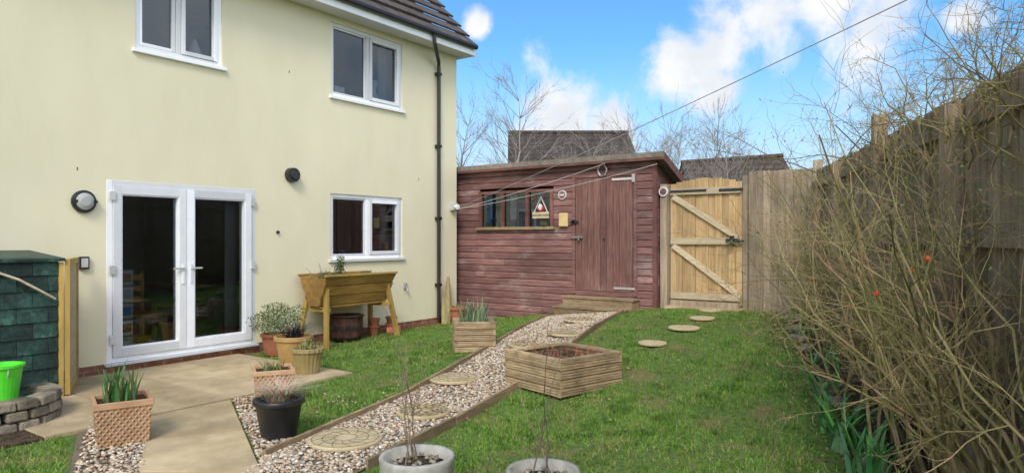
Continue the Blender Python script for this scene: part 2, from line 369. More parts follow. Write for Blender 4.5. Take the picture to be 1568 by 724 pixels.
mb=MB(['slab'])
cols_=[1.0,1.6,2.25,3.04,3.86,4.6,5.38]
rows_=[-8.28,-7.6,-6.8,-6.02]
mb.box(-8.28,-6.03,1.01,5.37,-.02,.017,'soil',.9)
for i in range(len(cols_)-1):
    for j in range(3):
        if j==2 and i<2: continue
        mb.box(rows_[j]+.006,rows_[j+1]-.006,cols_[i]+.006,cols_[i+1]-.006,-.02,.028,'slab')
mb.build('patio',bevel=.004)
mb=MB(['slab'])
A0=Vector((-5.99,3.06));A1=Vector((-5.97,3.80));B0=Vector((-4.67,2.30));B1=Vector((-3.99,2.76))
for i in range(4):
    t0,t1=i*.52,(i+1)*.52
    p=[A0+(B0-A0)*t0,A0+(B0-A0)*(t1-.014),A1+(B1-A1)*(t1-.014),A1+(B1-A1)*t0]
    mb.hexa([(q.x,q.y,-.02) for q in p]+[(q.x,q.y,.026) for q in p],'slab',(.25,.8,.4,.6)[i])
mb.build('paving_path',bevel=.004)

# ---------------- grass ----------------
L1=[(-8.2,5.45),(-6.0,5.45),(-6.0,4.3),(-4.35,3.12),(-4.27,3.05)]+[(x-.03,y) for x,y in pathL[2:]]+[(-6.2,10.15),(-8.2,10.15)]
L2=[(-3.1,1.8)]+[(x+.03,y) for x,y in pathR[1:]]+[(-4.6,10.2),(-2.55,10.3),(-2.2,9.3),(-1.55,7.4),(-.80,5.04),(.1,2.4),(0,1)]
L3=[(-6.5,2.65),(-4.2,1.6),(-3,1),(-6,-.5),(-9,0),(-7.3,2.6)]
def patch(x,y): return np.sin(x*3.1+1.3*np.sin(y*2.3))*np.cos(y*2.7+1.7*np.sin(x*1.9))
def fine(x,y):
    return .5*np.sin(x*19+3*np.sin(y*11+x*3))*np.sin(y*23+2.5*np.sin(x*13))+.5*np.sin(x*9.3+2*np.sin(y*7.1))*np.sin(y*8.1+1.5*np.sin(x*6.3))
def lawn(poly,dens):
    P=np.array(poly);ar=(P[:,0].max()-P[:,0].min())*(P[:,1].max()-P[:,1].min());n=int(ar*dens)
    x=NR.uniform(P[:,0].min(),P[:,0].max(),n);y=NR.uniform(P[:,1].min(),P[:,1].max(),n)
    d=np.hypot(x,y);k=inpoly(x,y,poly)&(NR.random(n)<np.clip(6/d,.45,1))&(d>2.2)
    k&=~((np.abs(x+3.6)<.36)&(np.abs(y-6.0)<.36))
    for sx,sy,sr in [(-3.34,7.63,.17),(-3.26,8.44,.2),(-3.26,9.1,.17),(-3.4,9.85,.17)]: k&=np.hypot(x-sx,y-sy)>sr
    pt=patch(x,y);ff=fine(x,y)
    bx=np.interp(y,[2.4,5.04,7.4,9.3,10.3],[.1,-.8,-1.55,-2.2,-2.55]);edge=np.clip((bx-x)/.6,0,1)
    k&=NR.random(n)<np.clip(.66+.3*pt+.35*ff,.06,1)*np.where(x>-4,.3+.7*edge,1)
    return x[k],y[k],pt[k],ff[k]
X=[];Yy=[];PT=[];FF=[]
for p,dn in ((L1,4200),(L2,5000),(L3,4200)):
    a,b,q,f_=lawn(p,dn);X.append(a);Yy.append(b);PT.append(q);FF.append(f_)
x=np.concatenate(X);y=np.concatenate(Yy);pt=np.concatenate(PT);ff=np.concatenate(FF);n=len(x)
base=np.stack([x,y,gnp(x,y)-.008],1);d=np.stack([NR.normal(0,.65,n),NR.normal(0,.65,n),np.ones(n)],1);d/=np.linalg.norm(d,axis=1)[:,None]
c1=np.array((.115,.255,.025));c2=np.array((.215,.35,.05));c3=np.array((.38,.34,.15));c4=np.array((.06,.155,.018));c5=np.array((.25,.26,.06))
w=NR.random((n,1));col=c1*(1-w)+c2*w
low=(NR.random(n)<.11);col[low]=c3
pp=((pt<-.25)&(NR.random(n)<.5));col[pp]=c5
pp=((ff>.25)&(NR.random(n)<.55));col[pp]=c4
col*=(1-.22*ff)[:,None]
V,F,C=leafcard(base,d,NR.uniform(.020,.052,n)*(1+.2*pt+.55*ff),NR.uniform(.005,.010,n),col)
npmesh('lawn_grass',V,F,M['veg'],C)
# fallen leaves and small weeds on the lawn
n=500;x=NR.uniform(-8,-.5,n);y=NR.uniform(2.5,10,n);k=inpoly(x,y,L2)|inpoly(x,y,L1);x=x[k];y=y[k];n=len(x)
D=NR.normal(size=(n,3))*np.array([1,1,.3]);D/=np.linalg.norm(D,axis=1)[:,None]
V,F,C=leafcard(np.stack([x,y,gnp(x,y)+.03],1),D,NR.uniform(.02,.04,n),NR.uniform(.012,.025,n),np.array([(.30,.19,.09),(.38,.28,.15),(.2,.13,.07)])[NR.integers(0,3,n)]);npmesh('fallen_leaves',V,F,M['veg'],C)

# ---------------- HOUSE ----------------
house=empty('rendered_house')
wins=[(4.045,5.16,3.80,4.90),(6.96,8.50,3.74,4.87),(6.95,8.50,1.24,2.25),(3.725,5.64,.13,2.23)]
ycuts=sorted({-6,9.94}|{w[0] for w in wins}|{w[1] for w in wins}); zc=sorted({.13,5.15}|{w[2] for w in wins}|{w[3] for w in wins})
mb=MB(['render'])
T=.12
for i in range(len(ycuts)-1):
    runs=[];cur=None
    for j in range(len(zc)-1):
        cy=(ycuts[i]+ycuts[i+1])/2;cz=(zc[j]+zc[j+1])/2
        hole=any(w[0]<cy<w[1] and w[2]<cz<w[3] for w in wins)
        if hole:
            if cur: runs.append(cur);cur=None
        else: cur=(cur[0],zc[j+1]) if cur else (zc[j],zc[j+1])
    if cur: runs.append(cur)
    for a,b_ in runs: mb.box(HX-T,HX,ycuts[i],ycuts[i+1],a,b_,'render',.5)
mb.box(-17,HX-T,9.82,9.94,.13,5.15,'render',.5)
mb.add([(HX-T,9.94,5.15),(-17,9.94,5.15),(-12.65,9.94,9.9)],[(0,1,2)],'render',.5)
mb.box(-17.1,-17,-6,9.94,.13,5.15,'render',.5)
mb.box(-17,HX-T,-6,-5.9,.13,5.15,'render',.5)
mb.build('walls',house)
mb=MB(['brick']);mb.box(HX-T,HX-.003,-6,9.93,-.1,.13,'brick',.5);mb.box(-17,HX-T,9.8,9.93,-.1,.13,'brick',.5);mb.build('brick_plinth',house)
mb=MB(['darkroom'])
def room(y0,y1,z0,z1,dep=3.6):
    x1=HX-T;x0=x1-dep
    vs=[(x0,y0,z0),(x1,y0,z0),(x1,y1,z0),(x0,y1,z0),(x0,y0,z1),(x1,y0,z1),(x1,y1,z1),(x0,y1,z1)]
    mb.add(vs,[(0,1,2,3)],'floor');mb.add(vs,[(4,5,6,7),(0,1,5,4),(2,3,7,6),(0,3,7,4)],'darkroom')
room(2.6,6.3,.16,2.45,4.2);room(6.4,9.6,.16,2.45,2.6);room(3.2,6.3,2.75,5.05,2.6);room(6.4,9.6,2.75,5.05,2.6)
mb.build('interior_rooms',house)
mb=MB(['upvc','glass'])
def frame(y0,y1,z0,z1,w,xa,xb):
    mb.box(xa,xb,y0,y0+w,z0,z1,'upvc');mb.box(xa,xb,y1-w,y1,z0,z1,'upvc')
    mb.box(xa,xb,y0+w,y1-w,z0,z0+w,'upvc');mb.box(xa,xb,y0+w,y1-w,z1-w,z1,'upvc')
def glass(y0,y1,z0,z1,xg): mb.add([(xg,y0,z0),(xg,y1,z0),(xg,y1,z1),(xg,y0,z1)],[(0,1,2,3)],'glass')
for wi,(y0,y1,z0,z1) in enumerate(wins[:3]):
    xa,xb=HX-.09,HX-.025
    frame(y0,y1,z0,z1,.055,xa,xb);mid=(y0+y1)/2-(.0 if wi else .02)
    mb.box(xa,xb,mid-.03,mid+.03,z0+.055,z1-.055,'upvc')
    if wi==0: frame(y0+.06,mid-.035,z0+.06,z1-.06,.04,xa+.01,xb-.012);frame(mid+.035,y1-.06,z0+.06,z1-.06,.05,xa+.01,xb+.015)
    else:
        frame(mid+.035,y1-.06,z0+.06,z1-.06,.055,xa+.01,xb+.015);frame(y0+.06,mid-.035,z0+.06,z1-.06,.02,xa+.01,xb-.012)
    glass(y0+.05,y1-.05,z0+.05,z1-.05,HX-.07)
    mb.box(HX-.1,HX+.045,y0-.04,y1+.04,z0-.045,z0-.004,'upvc')
y0,y1,z0,z1=wins[3];xa,xb=HX-.075,HX+.005
frame(y0,y1,z0,z1,.06,xa,xb);mid=4.667
for a,b_ in ((y0+.062,mid-.004),(mid+.004,y1-.062)):
    w=.095;za,zb=z0+.062,z1-.062;X0,X1=xa+.01,xb+.02
    mb.box(X0,X1,a,a+w,za,zb,'upvc');mb.box(X0,X1,b_-w,b_,za,zb,'upvc');mb.box(X0,X1,a+w,b_-w,za,za+.1,'upvc');mb.box(X0,X1,a+w,b_-w,zb-w,zb,'upvc')
    frame(a+w,b_-w,za+.1,zb-w,.014,X0+.01,X1-.01)
    glass(a+w,b_-w,za+.1,zb-w,HX-.04)
mb.box(HX-.08,HX+.06,y0-.03,y1+.03,z0-.03,z0-.002,'upvc')
ob=mb.build('windows_and_french_doors',house,bevel=.004)
mb=MB(['steel'])
for yy,s_ in ((mid-.055,-1),(mid+.055,1)):
    mb.box(HX+.026,HX+.036,yy-.016,yy+.016,1.0,1.24,'upvc');mb.beam((HX+.05,yy,1.19),(HX+.05,yy+s_*.13,1.19),.018,.02,'silver');mb.box(HX+.036,HX+.052,yy-.01,yy+.01,1.18,1.2,'silver')
for yy in (y0+.05,y1-.05):
    for zz in (.35,1.15,2.0): mb.box(HX+.0252,HX+.045,yy-.03,yy+.03,zz,zz+.1,'silver')
mb.build('door_furniture',house)
mb=MB(['tiles']);ex,ez=-7.90,5.12;sl=1.1
al=math.atan(sl);ln=.3
for i in range(24):
    s0=i*ln;x0=ex-s0*math.cos(al);zz0=ez+s0*math.sin(al);x1=ex-(s0+ln+.03)*math.cos(al);zz1=ez+(s0+ln+.03)*math.sin(al)
    nx_,nz_=math.sin(al),math.cos(al);th=.034
    mb.hexa([(x0,-6.2,zz0),(x0,10.08,zz0),(x1,10.08,zz1-.028),(x1,-6.2,zz1-.028),(x0+nx_*th,-6.2,zz0+nz_*th),(x0+nx_*th,10.08,zz0+nz_*th),(x1+nx_*.004,10.08,zz1+nz_*.004-.028),(x1+nx_*.004,-6.2,zz1+nz_*.004-.028)],'tiles',R.random())
L_=24*ln;xr,zr=ex-L_*math.cos(al),ez+L_*math.sin(al)
mb.hexa([(xr,-6.2,zr-.02),(xr,10.08,zr-.02),(xr-5,10.08,zr-5.5),(xr-5,-6.2,zr-5.5),(xr,-6.2,zr+.02),(xr,10.08,zr+.02),(xr-5,10.08,zr-5.46),(xr-5,-6.2,zr-5.46)],'tiles')
mb.build('roof',house)
mb=MB(['upvc'])
mb.box(HX+.005,-7.93,-6.1,10.06,4.97,4.99,'upvc')
mb.box(-7.95,-7.925,-6.1,10.06,4.955,5.135,'upvc')
def barge(ya,yb):
    p=[( -7.93,4.96),(-7.93,5.10),(xr,zr-.03),(xr,zr-.23)]
    mb.hexa([(p[0][0],ya,p[0][1]),(p[0][0],yb,p[0][1]),(p[3][0],yb,p[3][1]),(p[3][0],ya,p[3][1]),(p[1][0],ya,p[1][1]),(p[1][0],yb,p[1][1]),(p[2][0],yb,p[2][1]),(p[2][0],ya,p[2][1])],'upvc')
barge(10.03,10.075)
mb.box(HX-.3,-7.94,9.95,10.07,4.957,5.1,'upvc')
mb.build('fascia_and_bargeboard',house)
mb=MB(['black'])
mb.tube([(-7.875,-6,5.10),(-7.875,10.02,5.10)],[.045]*2,10,'black')
pipe=[(-7.88,8.85,5.05),(-7.88,8.86,4.93),(-8.2,9.33,4.74),(-8.225,9.365,4.66),(-8.225,9.365,.12)]
mb.tube(pipe,[.034]*5,10,'black')
for zz in (4.5,3.2,1.9,.7): mb.box(-8.285,-8.19,9.32,9.41,zz,zz+.05,'black')
mb.tube([(-8.285,6.225,2.47),(-8.20,6.225,2.47)],[.105,.10],24,'black');mb.tube([(-8.2,6.225,2.47),(-8.17,6.225,2.47)],[.07,.06],20,'black')
mb.tube([(-8.287,6.0,1.65),(-8.26,6.0,1.65)],[.022]*2,10,'black')
mb.build('gutter_and_downpipe',house,smooth=False)
mb=MB(['black'])
mb.tube([(-8.287,3.478,1.97),(-8.25,3.478,1.97)],[.125,.125],28,'black')
mb.tube([(-8.25,3.478,1.97),(-8.22,3.478,1.97),(-8.2,3.478,1.97)],[.10,.09,.05],28,'silver')
mb.box(-8.252,-8.215,3.36,3.6,1.955,1.985,'black');mb.tube([(-8.252,3.478,1.97),(-8.235,3.478,1.97)],[.118,.108],28,'black')
mb.build('bulkhead_wall_light',house,smooth=False)
mb=MB(['silver']);mb.box(-8.288,-8.25,3.43,3.53,1.22,1.36,'black');mb.box(-8.25,-8.243,3.445,3.515,1.24,1.34,'silver');mb.build('key_safe',house,bevel=.006)
mb=MB(['silver']);mb.tube([(-8.288,8.56,.72),(-8.24,8.56,.72),(-8.22,8.56,.66)],[.02,.02,.015],8,'steel');mb.box(-8.288,-8.27,8.52,8.60,.70,.80,'silver');mb.build('outside_tap',house)
mb=MB(['silver']);mb.box(-8.288,-8.2,9.74,9.88,2.08,2.22,'silver');mb.tube([(-8.2,9.81,2.15),(-8.13,9.79,2.14)],[.045,.05],12,'white');mb.build('security_sensor',house,bevel=.01)
mb=MB(['rust'])
for (yy,zz) in ((3.42,2.33),(6.2,3.95),(8.9,2.6)): mb.rbox((HX+.001,yy,zz),(.004,.010,.035),0,'rust')
mb.build('wall_fixings',house)
mb=MB(['yellowwood'])
def chair(x,y,r):
    Q=Matrix.Rotation(r,3,'Z');o=Vector((x,y,.16))
    def bb(c,s_): mb.rbox(Q@Vector(c)+o,s_,r,'yellowwood')
    for a in (-.19,.19):
        bb((a,-.19,.22),(.04,.04,.44));bb((a,.19,.48),(.04,.04,.96))
    bb((0,0,.45),(.43,.43,.035))
    for zz in (.62,.76,.9): bb((0,.19,zz),(.36,.02,.07))
chair(-8.85,4.40,1.9);chair(-9.7,5.3,.4);mb.box(-10.3,-9.2,5.1,6.2,.86,.9,'yellowwood');mb.box(-9.3,-9.23,5.15,5.22,.16,.86,'yellowwood')
for k in range(5):
    mb.box(-8.8,-8.52,3.90,4.13,.2+k*.2,.38+k*.2,'white');mb.box(-8.52,-8.515,3.92,4.11,.24+k*.2,.34+k*.2,('silver','terra','blue','net','slat')[k])
mb.lathe([(.09,0),(.11,.2),(.10,.2)],(-8.6,4.27,.17),16,'yellow')
mb.build('dining_furniture',house)
mb=MB(['net'])
for (a,b_,za,zb,k) in ((5.38,5.56,.25,2.2,'net'),(4.1,4.25,2.9,4.95,'net'),(8.22,8.45,2.9,4.95,'net'),(7.0,7.15,2.9,4.95,'net'),(8.25,8.45,1.3,2.3,'net')):
    n=16
    vs=[];fs=[]
    for i in range(n+1):
        yy=a+(b_-a)*i/n;xx=HX-.30+.03*math.sin(i*2.1);vs+=[(xx,yy,za),(xx,yy,zb)]
    for i in range(n): fs.append((2*i,2*i+2,2*i+3,2*i+1))
    mb.add(vs,fs,k,.2)
mb.lathe([(.08,0),(.1,.1),(.05,.2),(.09,.35),(.07,.38)],(HX-.2,8.0,3.80),16,'white')
mb.lathe([(.05,0),(.05,.22),(.02,.25)],(HX-.2,7.1,3.80),12,'terrabuff')
mb.box(HX-.25,HX-.2,7.2,7.4,3.80,3.96,'white');mb.box(HX-.25,HX-.2,7.85,7.93,3.8,4.05,'red')
mb.lathe([(.05,0),(.06,.12),(.05,.12)],(HX-.2,7.1,1.28),12,'white');mb.lathe([(.04,0),(.05,.1),(.04,.1)],(HX-.2,7.35,1.28),12,'blue')
mb.lathe([(.04,0),(.045,.18),(.02,.22)],(HX-.2,8.3,1.28),12,'yellow')
mb.box(HX-.3,HX-.12,6.9,8.55,1.24,1.285,'upvc');mb.box(HX-.3,HX-.12,6.9,8.55,3.75,3.795,'upvc')
mb.lathe([(.12,0),(.13,.02),(.02,.3)],(HX-.3,4.95,3.86),16,'white')
mb.build('curtains_and_ornaments',house)

# ---------------- SHED ----------------
shed=empty('garden_shed')
mb=MB(['shed']);YS=10.2;bh=.117;xl,xrt=-9.2,-4.40
z=.02
WIN=(-7.93,-6.30,1.75,2.43);DOOR=(-5.86,-4.78,.68,2.58)
while z<2.80:
    zt=min(z+bh,2.83);cz=(z+zt)/2
    segs=[(xl,xrt)]
    for hh in (WIN,DOOR):
        if hh[2]<cz<hh[3]:
            ns=[]
            for a,b_ in segs:
                if a<hh[0]: ns.append((a,min(b_,hh[0])))
                if b_>hh[1]: ns.append((max(a,hh[1]),b_))
            segs=[s_ for s_ in ns if s_[1]-s_[0]>.01]
    for a,b_ in segs:
        cuts=[a,b_]
        if b_-a>3: cuts=[a,a+(b_-a)*R.uniform(.35,.65),b_]
        for u,v_ in zip(cuts[:-1],cuts[1:]):
            t=R.random()
            yb=YS-.018;yt=YS-.002
            prof=[(YS+.02,z),(yb,z+.004),(yb,zt-.03),(yt,zt-.006),(YS+.02,zt)]
            vs=[(u+.001,p[0],p[1]) for p in prof]+[(v_-.001,p[0],p[1]) for p in prof]
            mb.add(vs,[(0,1,2,3,4),(9,8,7,6,5),(0,5,6,1),(1,6,7,2),(2,7,8,3),(3,8,9,4)],'shed',t)
    z+=bh
z=.3
while z<2.2:
    mb.box(xrt-.03,xrt+.0,YS+.03,YS+1.5,z,z+bh-.006,'shed');z+=bh
mb.add([(xrt-.01,YS+.03,2.2),(xrt-.01,YS+1.5,2.2),(xrt-.01,YS+.03,2.84)],[(0,1,2)],'shed')
mb.box(xl,xrt-.03,YS+1.45,YS+1.5,.3,2.1,'shed');mb.box(xl,xl+.04,YS+.03,YS+1.45,.02,2.2,'shed')
mb.box(xrt-.05,xrt+.02,YS-.03,YS+.03,.3,2.8,'shedframe')
mb.build('walls',shed)
mb=MB(['felt']);
def sl_roof(x0,x1,y0,y1,z0,z1,th,m): mb.hexa([(x0,y0,z0),(x1,y0,z0),(x1,y1,z1),(x0,y1,z1),(x0,y0,z0+th),(x1,y0,z0+th),(x1,y1,z1+th),(x0,y1,z1+th)],m,.5)
sl_roof(xl-.1,-4.22,YS-.14,YS+1.7,2.87,2.12,.03,'felt')
sl_roof(xl-.1,-4.20,YS-.165,YS-.14,2.83,2.825,.085,'felt')
sl_roof(xl-.1,-4.20,YS-.16,YS-.138,2.79,2.785,.04,'shedframe')
sl_roof(-4.22,-4.195,YS-.136,YS+1.7,2.77,2.02,.13,'shedframe')
mb.build('pent_roof',shed)
mb=MB(['sheddoor'])
n=9;dx0,dx1,dz0,dz1=DOOR
for i in range(n):
    a=dx0+.01+(dx1-dx0-.02)*i/n;b_=dx0+.01+(dx1-dx0-.02)*(i+1)/n-.005
    mb.box(a,b_,YS-.028,YS+.0,dz0+.01,dz1-.01,'sheddoor')
mb.box(dx0,dx1,YS+.001,YS+.02,dz0,dz1,'shedframe')
mb.box(dx0-.06,dx0-.002,YS-.035,YS+.01,dz0-.05,dz1+.05,'shed');mb.box(dx1+.002,dx1+.06,YS-.035,YS+.01,dz0-.05,dz1+.05,'shed')
mb.box(dx0-.0,dx1+.0,YS-.033,YS+.01,dz1+.004,dz1+.05,'shed')
mb.box(dx1-.38,dx1+.03,YS-.042,YS-.0355,dz1-.07,dz1-.035,'silver');mb.box(dx1-.35,dx1+.03,YS-.042,YS-.0355,dz0+.05,dz0+.085,'silver')
mb.box(dx1-.02,dx1+.035,YS-.05,YS-.0425,dz1-.11,dz1+.02,'silver')
mb.box(dx0-.08,dx0+.07,YS-.06,YS-.036,1.82,1.86,'black');mb.box(dx0-.05,dx0+.01,YS-.06,YS-.036,1.8,1.88,'black')
mb.box(dx0-.06,dx0+.16,YS-.06,YS-.036,1.56,1.60,'steel');mb.tube([(dx0+.1,YS-.08,1.59),(dx0+.1,YS-.08,1.53)],[.022]*2,8,'steel')
mb.tube([(dx0+.55,YS-.03,1.55),(dx0+.55,YS-.045,1.55)],[.02]*2,8,'black')
mb.build('door',shed,bevel=.003)
mb=MB(['shedframe','glass'])
a,b_,za,zb=WIN
def fb(x0,x1,z0,z1,ya=YS-.04,yb=YS+.03,m='shedframe'): mb.box(x0,x1,ya,yb,z0,z1,m)
fb(a,a+.06,za,zb);fb(b_-.06,b_,za,zb);fb(a+.06,b_-.06,zb-.05,zb);fb(a-.04,b_+.04,za-.03,za+.02,YS-.08,YS+.03,'edging')
for k in (1,2):
    xm=a+(b_-a)*k/3;fb(xm-.035,xm+.035,za+.02,zb-.05)
mb.add([(a,YS+.0,za),(b_,YS+.0,za),(b_,YS+.0,zb),(a,YS+.0,zb)],[(0,1,2,3)],'glass')
I0,I1=YS+.06,YS+.08
mb.box(a+.14,a+.24,I0,I1+.1,za+.1,zb-.1,'blue');mb.box(a+.08,a+.12,I0,I1,za+.1,za+.5,'steel')
mb.box(a+.65,a+.80,I0,I1,za+.15,zb-.08,'silver');mb.box(a+.69,a+.76,I0-.02,I0-.01,zb-.3,zb-.1,'white')
mb.box(a+.25,a+.5,I0+.1,I0+.2,za+.02,za+.3,'rock');mb.box(a+1.3,a+1.45,I0,I1,za+.05,za+.12,'yellow')
def blobby(c,r,m): mb.blob(c,r,m,None,.06,2)
blobby((a+1.17,I0,zb-.14),(.07,.03,.06),'red');blobby((a+1.40,I0,zb-.16),(.07,.03,.05),'red');blobby((a+1.29,I0,zb-.2),(.05,.03,.07),'white');blobby((a+1.32,I0,zb-.31),(.08,.03,.05),'blue')
mb.build('window',shed)
mb=MB(['darkroom']);mb.box(xl+.1,-6.1,YS+.9,YS+.95,1.2,2.5,'fenceold');mb.build('interior_backing',shed)
mb=MB(['white']);px,pz=-6.11,2.31
mb.tube([(px,YS-.02,pz),(px,YS-.05,pz)],[.085,.08],20,'silver');mb.tube([(px,YS-.05,pz),(px,YS-.055,pz)],[.065,.06],20,'shedframe')
mb.box(px-.05,px+.05,YS-.06,YS-.0555,pz-.015,pz+.015,'white')
mb.build('round_plaque',shed)
mb=MB(['cream']);mb.box(-6.17,-5.99,YS-.07,YS-.02,1.76,2.0,'cream');mb.build('postbox',shed,bevel=.02)
mb=MB(['rust'])
pts=[(-5.33+.08*math.cos(math.radians(q)),YS-.045,2.69+.10*math.sin(math.radians(q+180))) for q in range(-60,241,20)]
mb.tube(pts,[.016]*len(pts),6,'steel');mb.build('horseshoe',shed)
mb=MB(['white']);sx,sz=-6.53,1.97
mb.rbox((sx,YS-.07,sz),(.34,.02,.11),0,'gaterail');mb.tube([(sx-.14,YS-.07,sz+.05),(sx,YS-.06,sz+.32),(sx+.14,YS-.07,sz+.05)],[.008]*3,5,'white')
mb.blob((sx,YS-.07,sz+.12),(.08,.012,.05),'red',None,.1,2);mb.blob((sx,YS-.08,sz+.14),(.05,.012,.06),'white',None,.1,2)
mb.build('hanging_sign_board',shed)
cu=bpy.data.curves.new('sign_text','FONT');cu.body='GARDEN SHED';cu.size=.055;cu.align_x='CENTER';cu.extrude=.001
to=bpy.data.objects.new('sign_text',cu);COL.objects.link(to);to.location=(sx,YS-.083,sz-.02);to.rotation_euler=(math.pi/2,0,0);to.parent=shed;cu.materials.append(M['black'])
mb=MB(['edging'])
for (y0_,y1_,zt,x0_,x1_) in ((9.90,10.16,.60,-5.98,-4.66),(9.62,9.88,.46,-5.98,-4.66)):
    w=(y1_-y0_)/2
    for k in range(2): mb.box(x0_,x1_,y0_+k*w+.003,y0_+(k+1)*w-.003,zt-.035,zt,'edging')
    mb.box(x0_+.02,x1_-.02,y0_+.02,y0_+.045,.1,zt-.037,'edging');mb.box(x0_+.02,x0_+.05,y0_+.047,y1_,.1,zt-.037,'edging');mb.box(x1_-.05,x1_-.02,y0_+.047,y1_,.1,zt-.037,'edging')
mb.build('wooden_steps',bevel=.004)

# ---------------- FENCE + GATE ----------------
YF=10.35
def boards(mb,x0,x1,z0,ztf,y,w,m,th=.018):
    x=x0;k=0
    while x<x1-.01:
        xb=min(x+w,x1);zt=ztf((x+xb)/2);o=.012*(k%2)
        mb.box(x+.001,xb-.002,y-o,y-o+th,z0,zt+R.uniform(-.006,.006),m);x=xb;k+=1
mb=MB(['fence'])
boards(mb,-3.0,-2.10,.4,lambda x:2.55,YF,.105,'fence');mb.box(-3.0,-2.1,YF+.02,YF+.06,2.2,2.28,'fence')
mb.box(-3.075,-3.005,YF-.05,YF+.06,.3,2.50,'fence');mb.box(-2.1,-1.99,YF-.04,YF+.07,.3,2.66,'fence')
mb.box(-4.36,-4.25,YF-.08,YF+.04,.3,2.42,'fence');
mb.build('wooden_fence')
mb=MB(['gate'])
gx0,gx1=-4.215,-3.09
boards(mb,gx0,gx1,.56,lambda x:2.40+.09*(1-((x-(gx0+gx1)/2)/.57)**2),YF-.02,.103,'gate')
yr=YF-.06
for zz in (2.24,1.47,.62): mb.box(gx0+.02,gx1-.01,yr-.012,yr+.018,zz,zz+.1,'gaterail')
def diag(xa,za,xb,zb): 
    mb.beam((xa,yr+.003,za),(xb,yr+.003,zb),.024,.085,'gaterail',up=(0,0,1))
diag(gx0+.06,2.22,gx1-.06,1.58);diag(gx0+.06,1.45,gx1-.06,.73)
mb.box(gx0+.02,gx0+.6,yr-.022,yr-.013,2.28,2.315,'black');mb.box(gx1-.33,gx1+.03,yr-.022,yr-.013,2.27,2.31,'black')
mb.box(gx0+.9,gx1-.02,yr-.03,yr-.013,1.5,1.56,'black');mb.tube([(gx1-.12,yr-.06,1.45),(gx1-.12,yr-.06,1.6)],[.035]*2,8,'black')
mb.box(gx1-.2,gx1+.05,yr-.05,yr-.031,1.51,1.535,'black')
mb.build('wooden_gate',bevel=.002)
mb=MB(['white']);mb.tube([(-4.30,YF-.085,2.3),(-4.30,YF-.11,2.3)],[.08,.075],20,'silver');mb.tube([(-4.30,YF-.11,2.3),(-4.30,YF-.115,2.3)],[.055,.05],20,'shedframe');mb.build('round_plaque')
mb=MB(['slab']);mb.box(-4.2,-3.05,10.05,10.4,.44,.52,'slab');mb.box(-4.15,-3.1,10.16,10.26,.52,.6,'fence');mb.build('gate_threshold')
e=Vector((-2.05,10.3,0));dd=Vector((.3574,-.934,0)).normalized()
nn=Vector((-.934,-.3574,0)).normalized()
mb=MB(['fenceold']);rz=math.atan2(dd.y,dd.x)
Ltot=13.5;u=0.05;k=0
while u<Ltot:
    p=e+dd*(u+.05);w=.1
    zt=2.50+R.uniform(-.02,.012);zb=g(p.x,p.y)-.05
    off=nn*(.012*(k%2))
    mb.rbox((p.x+off.x,p.y+off.y,(zt+zb)/2),(w-.002,.018,zt-zb),rz,'fenceold');u+=.1;k+=1
for zz in (.75,1.55,2.3):
    a=e+nn*.045;b_=e+dd*Ltot+nn*.045;mb.beam((a.x,a.y,zz),(b_.x,b_.y,zz),.04,.085,'fenceold')
for k in range(1,8):
    p=e+dd*(k*1.74+.02)+nn*.07
    zt=2.68 if k==2 else 2.44
    mb.rbox((p.x,p.y,zt/2+.1),(.11,.11,zt-.2),rz,'fence')
mb.build('garden_fence')

# ---------------- vegetation ----------------
def branch(mb,p,d,L,r,lev,maxlev,m,nseg=5,wob=.25,up=.05,spread=.7,kids=4,sides=4,lr=.62,rr=.55,t=None,tips=None,rmin=.0015):
    p=Vector(p);d=Vector(d).normalized();pts=[p.copy()];rs=[r];t=R.random() if t is None else t
    dirs=[d.copy()]
    for i in range(nseg):
        d=(d+Vector((R.gauss(0,wob),R.gauss(0,wob),R.gauss(0,wob)+up))*.5).normalized()
        p=p+d*L/nseg;pts.append(p.copy());rs.append(r*(1-.75*(i+1)/nseg));dirs.append(d.copy())
    mb.tube(pts,rs,max(3,sides-lev),m,t,cap=False)
    if tips is not None: tips.append((pts[-1],d))
    if lev<maxlev:
        for k in range(kids):
            u=R.uniform(.25,1);i=min(nseg-1,int(u*nseg));q=pts[i]+(pts[i+1]-pts[i])*R.random()
            rv=Vector((R.gauss(0,1),R.gauss(0,1),R.gauss(0,1))).normalized()
            nd=(dirs[i]+rv*spread).normalized()
            branch(mb,q,nd,L*lr*R.uniform(.6,1.15),max(rs[i]*rr,rmin),lev+1,maxlev,m,max(3,nseg-1),wob,up,spread,kids,sides,lr,rr,None if R.random()<.3 else t,tips,rmin)
def tree(x,y,h,r,wh=5,kids=5,lev=3,name='bare_tree',wide=.3):
    mb=MB(['birch']);z0=g(x,y)-.1;n=11;pts=[];px,py=x,y
    for i in range(n+1):
        px+=R.gauss(0,.06);py+=R.gauss(0,.06);pts.append(Vector((px,py,z0+h*.92*i/n)))
    rs=[r*(1-.92*i/n) for i in range(n+1)]
    mb.tube(pts,rs,7,'birch',cap=False)
    for i in range(4,n+1):
        for k in range(wh):
            q=R.uniform(0,6.28);el=R.uniform(.6,1.4)
            d=Vector((math.cos(q),math.sin(q),el));L=h*wide*(1-.55*(i-4)/n)*R.uniform(.7,1.1)
            branch(mb,pts[i],d,L,rs[i]*.35+.006,1,lev,'birch',4,.22,.08,.55,kids,5,.6,.55,rmin=.004)
    return mb.build(name)
tree(-14.0,20.0,7.0,.09,5,5,3)
tree(-15.9,19.5,6.2,.08,5,4,3)
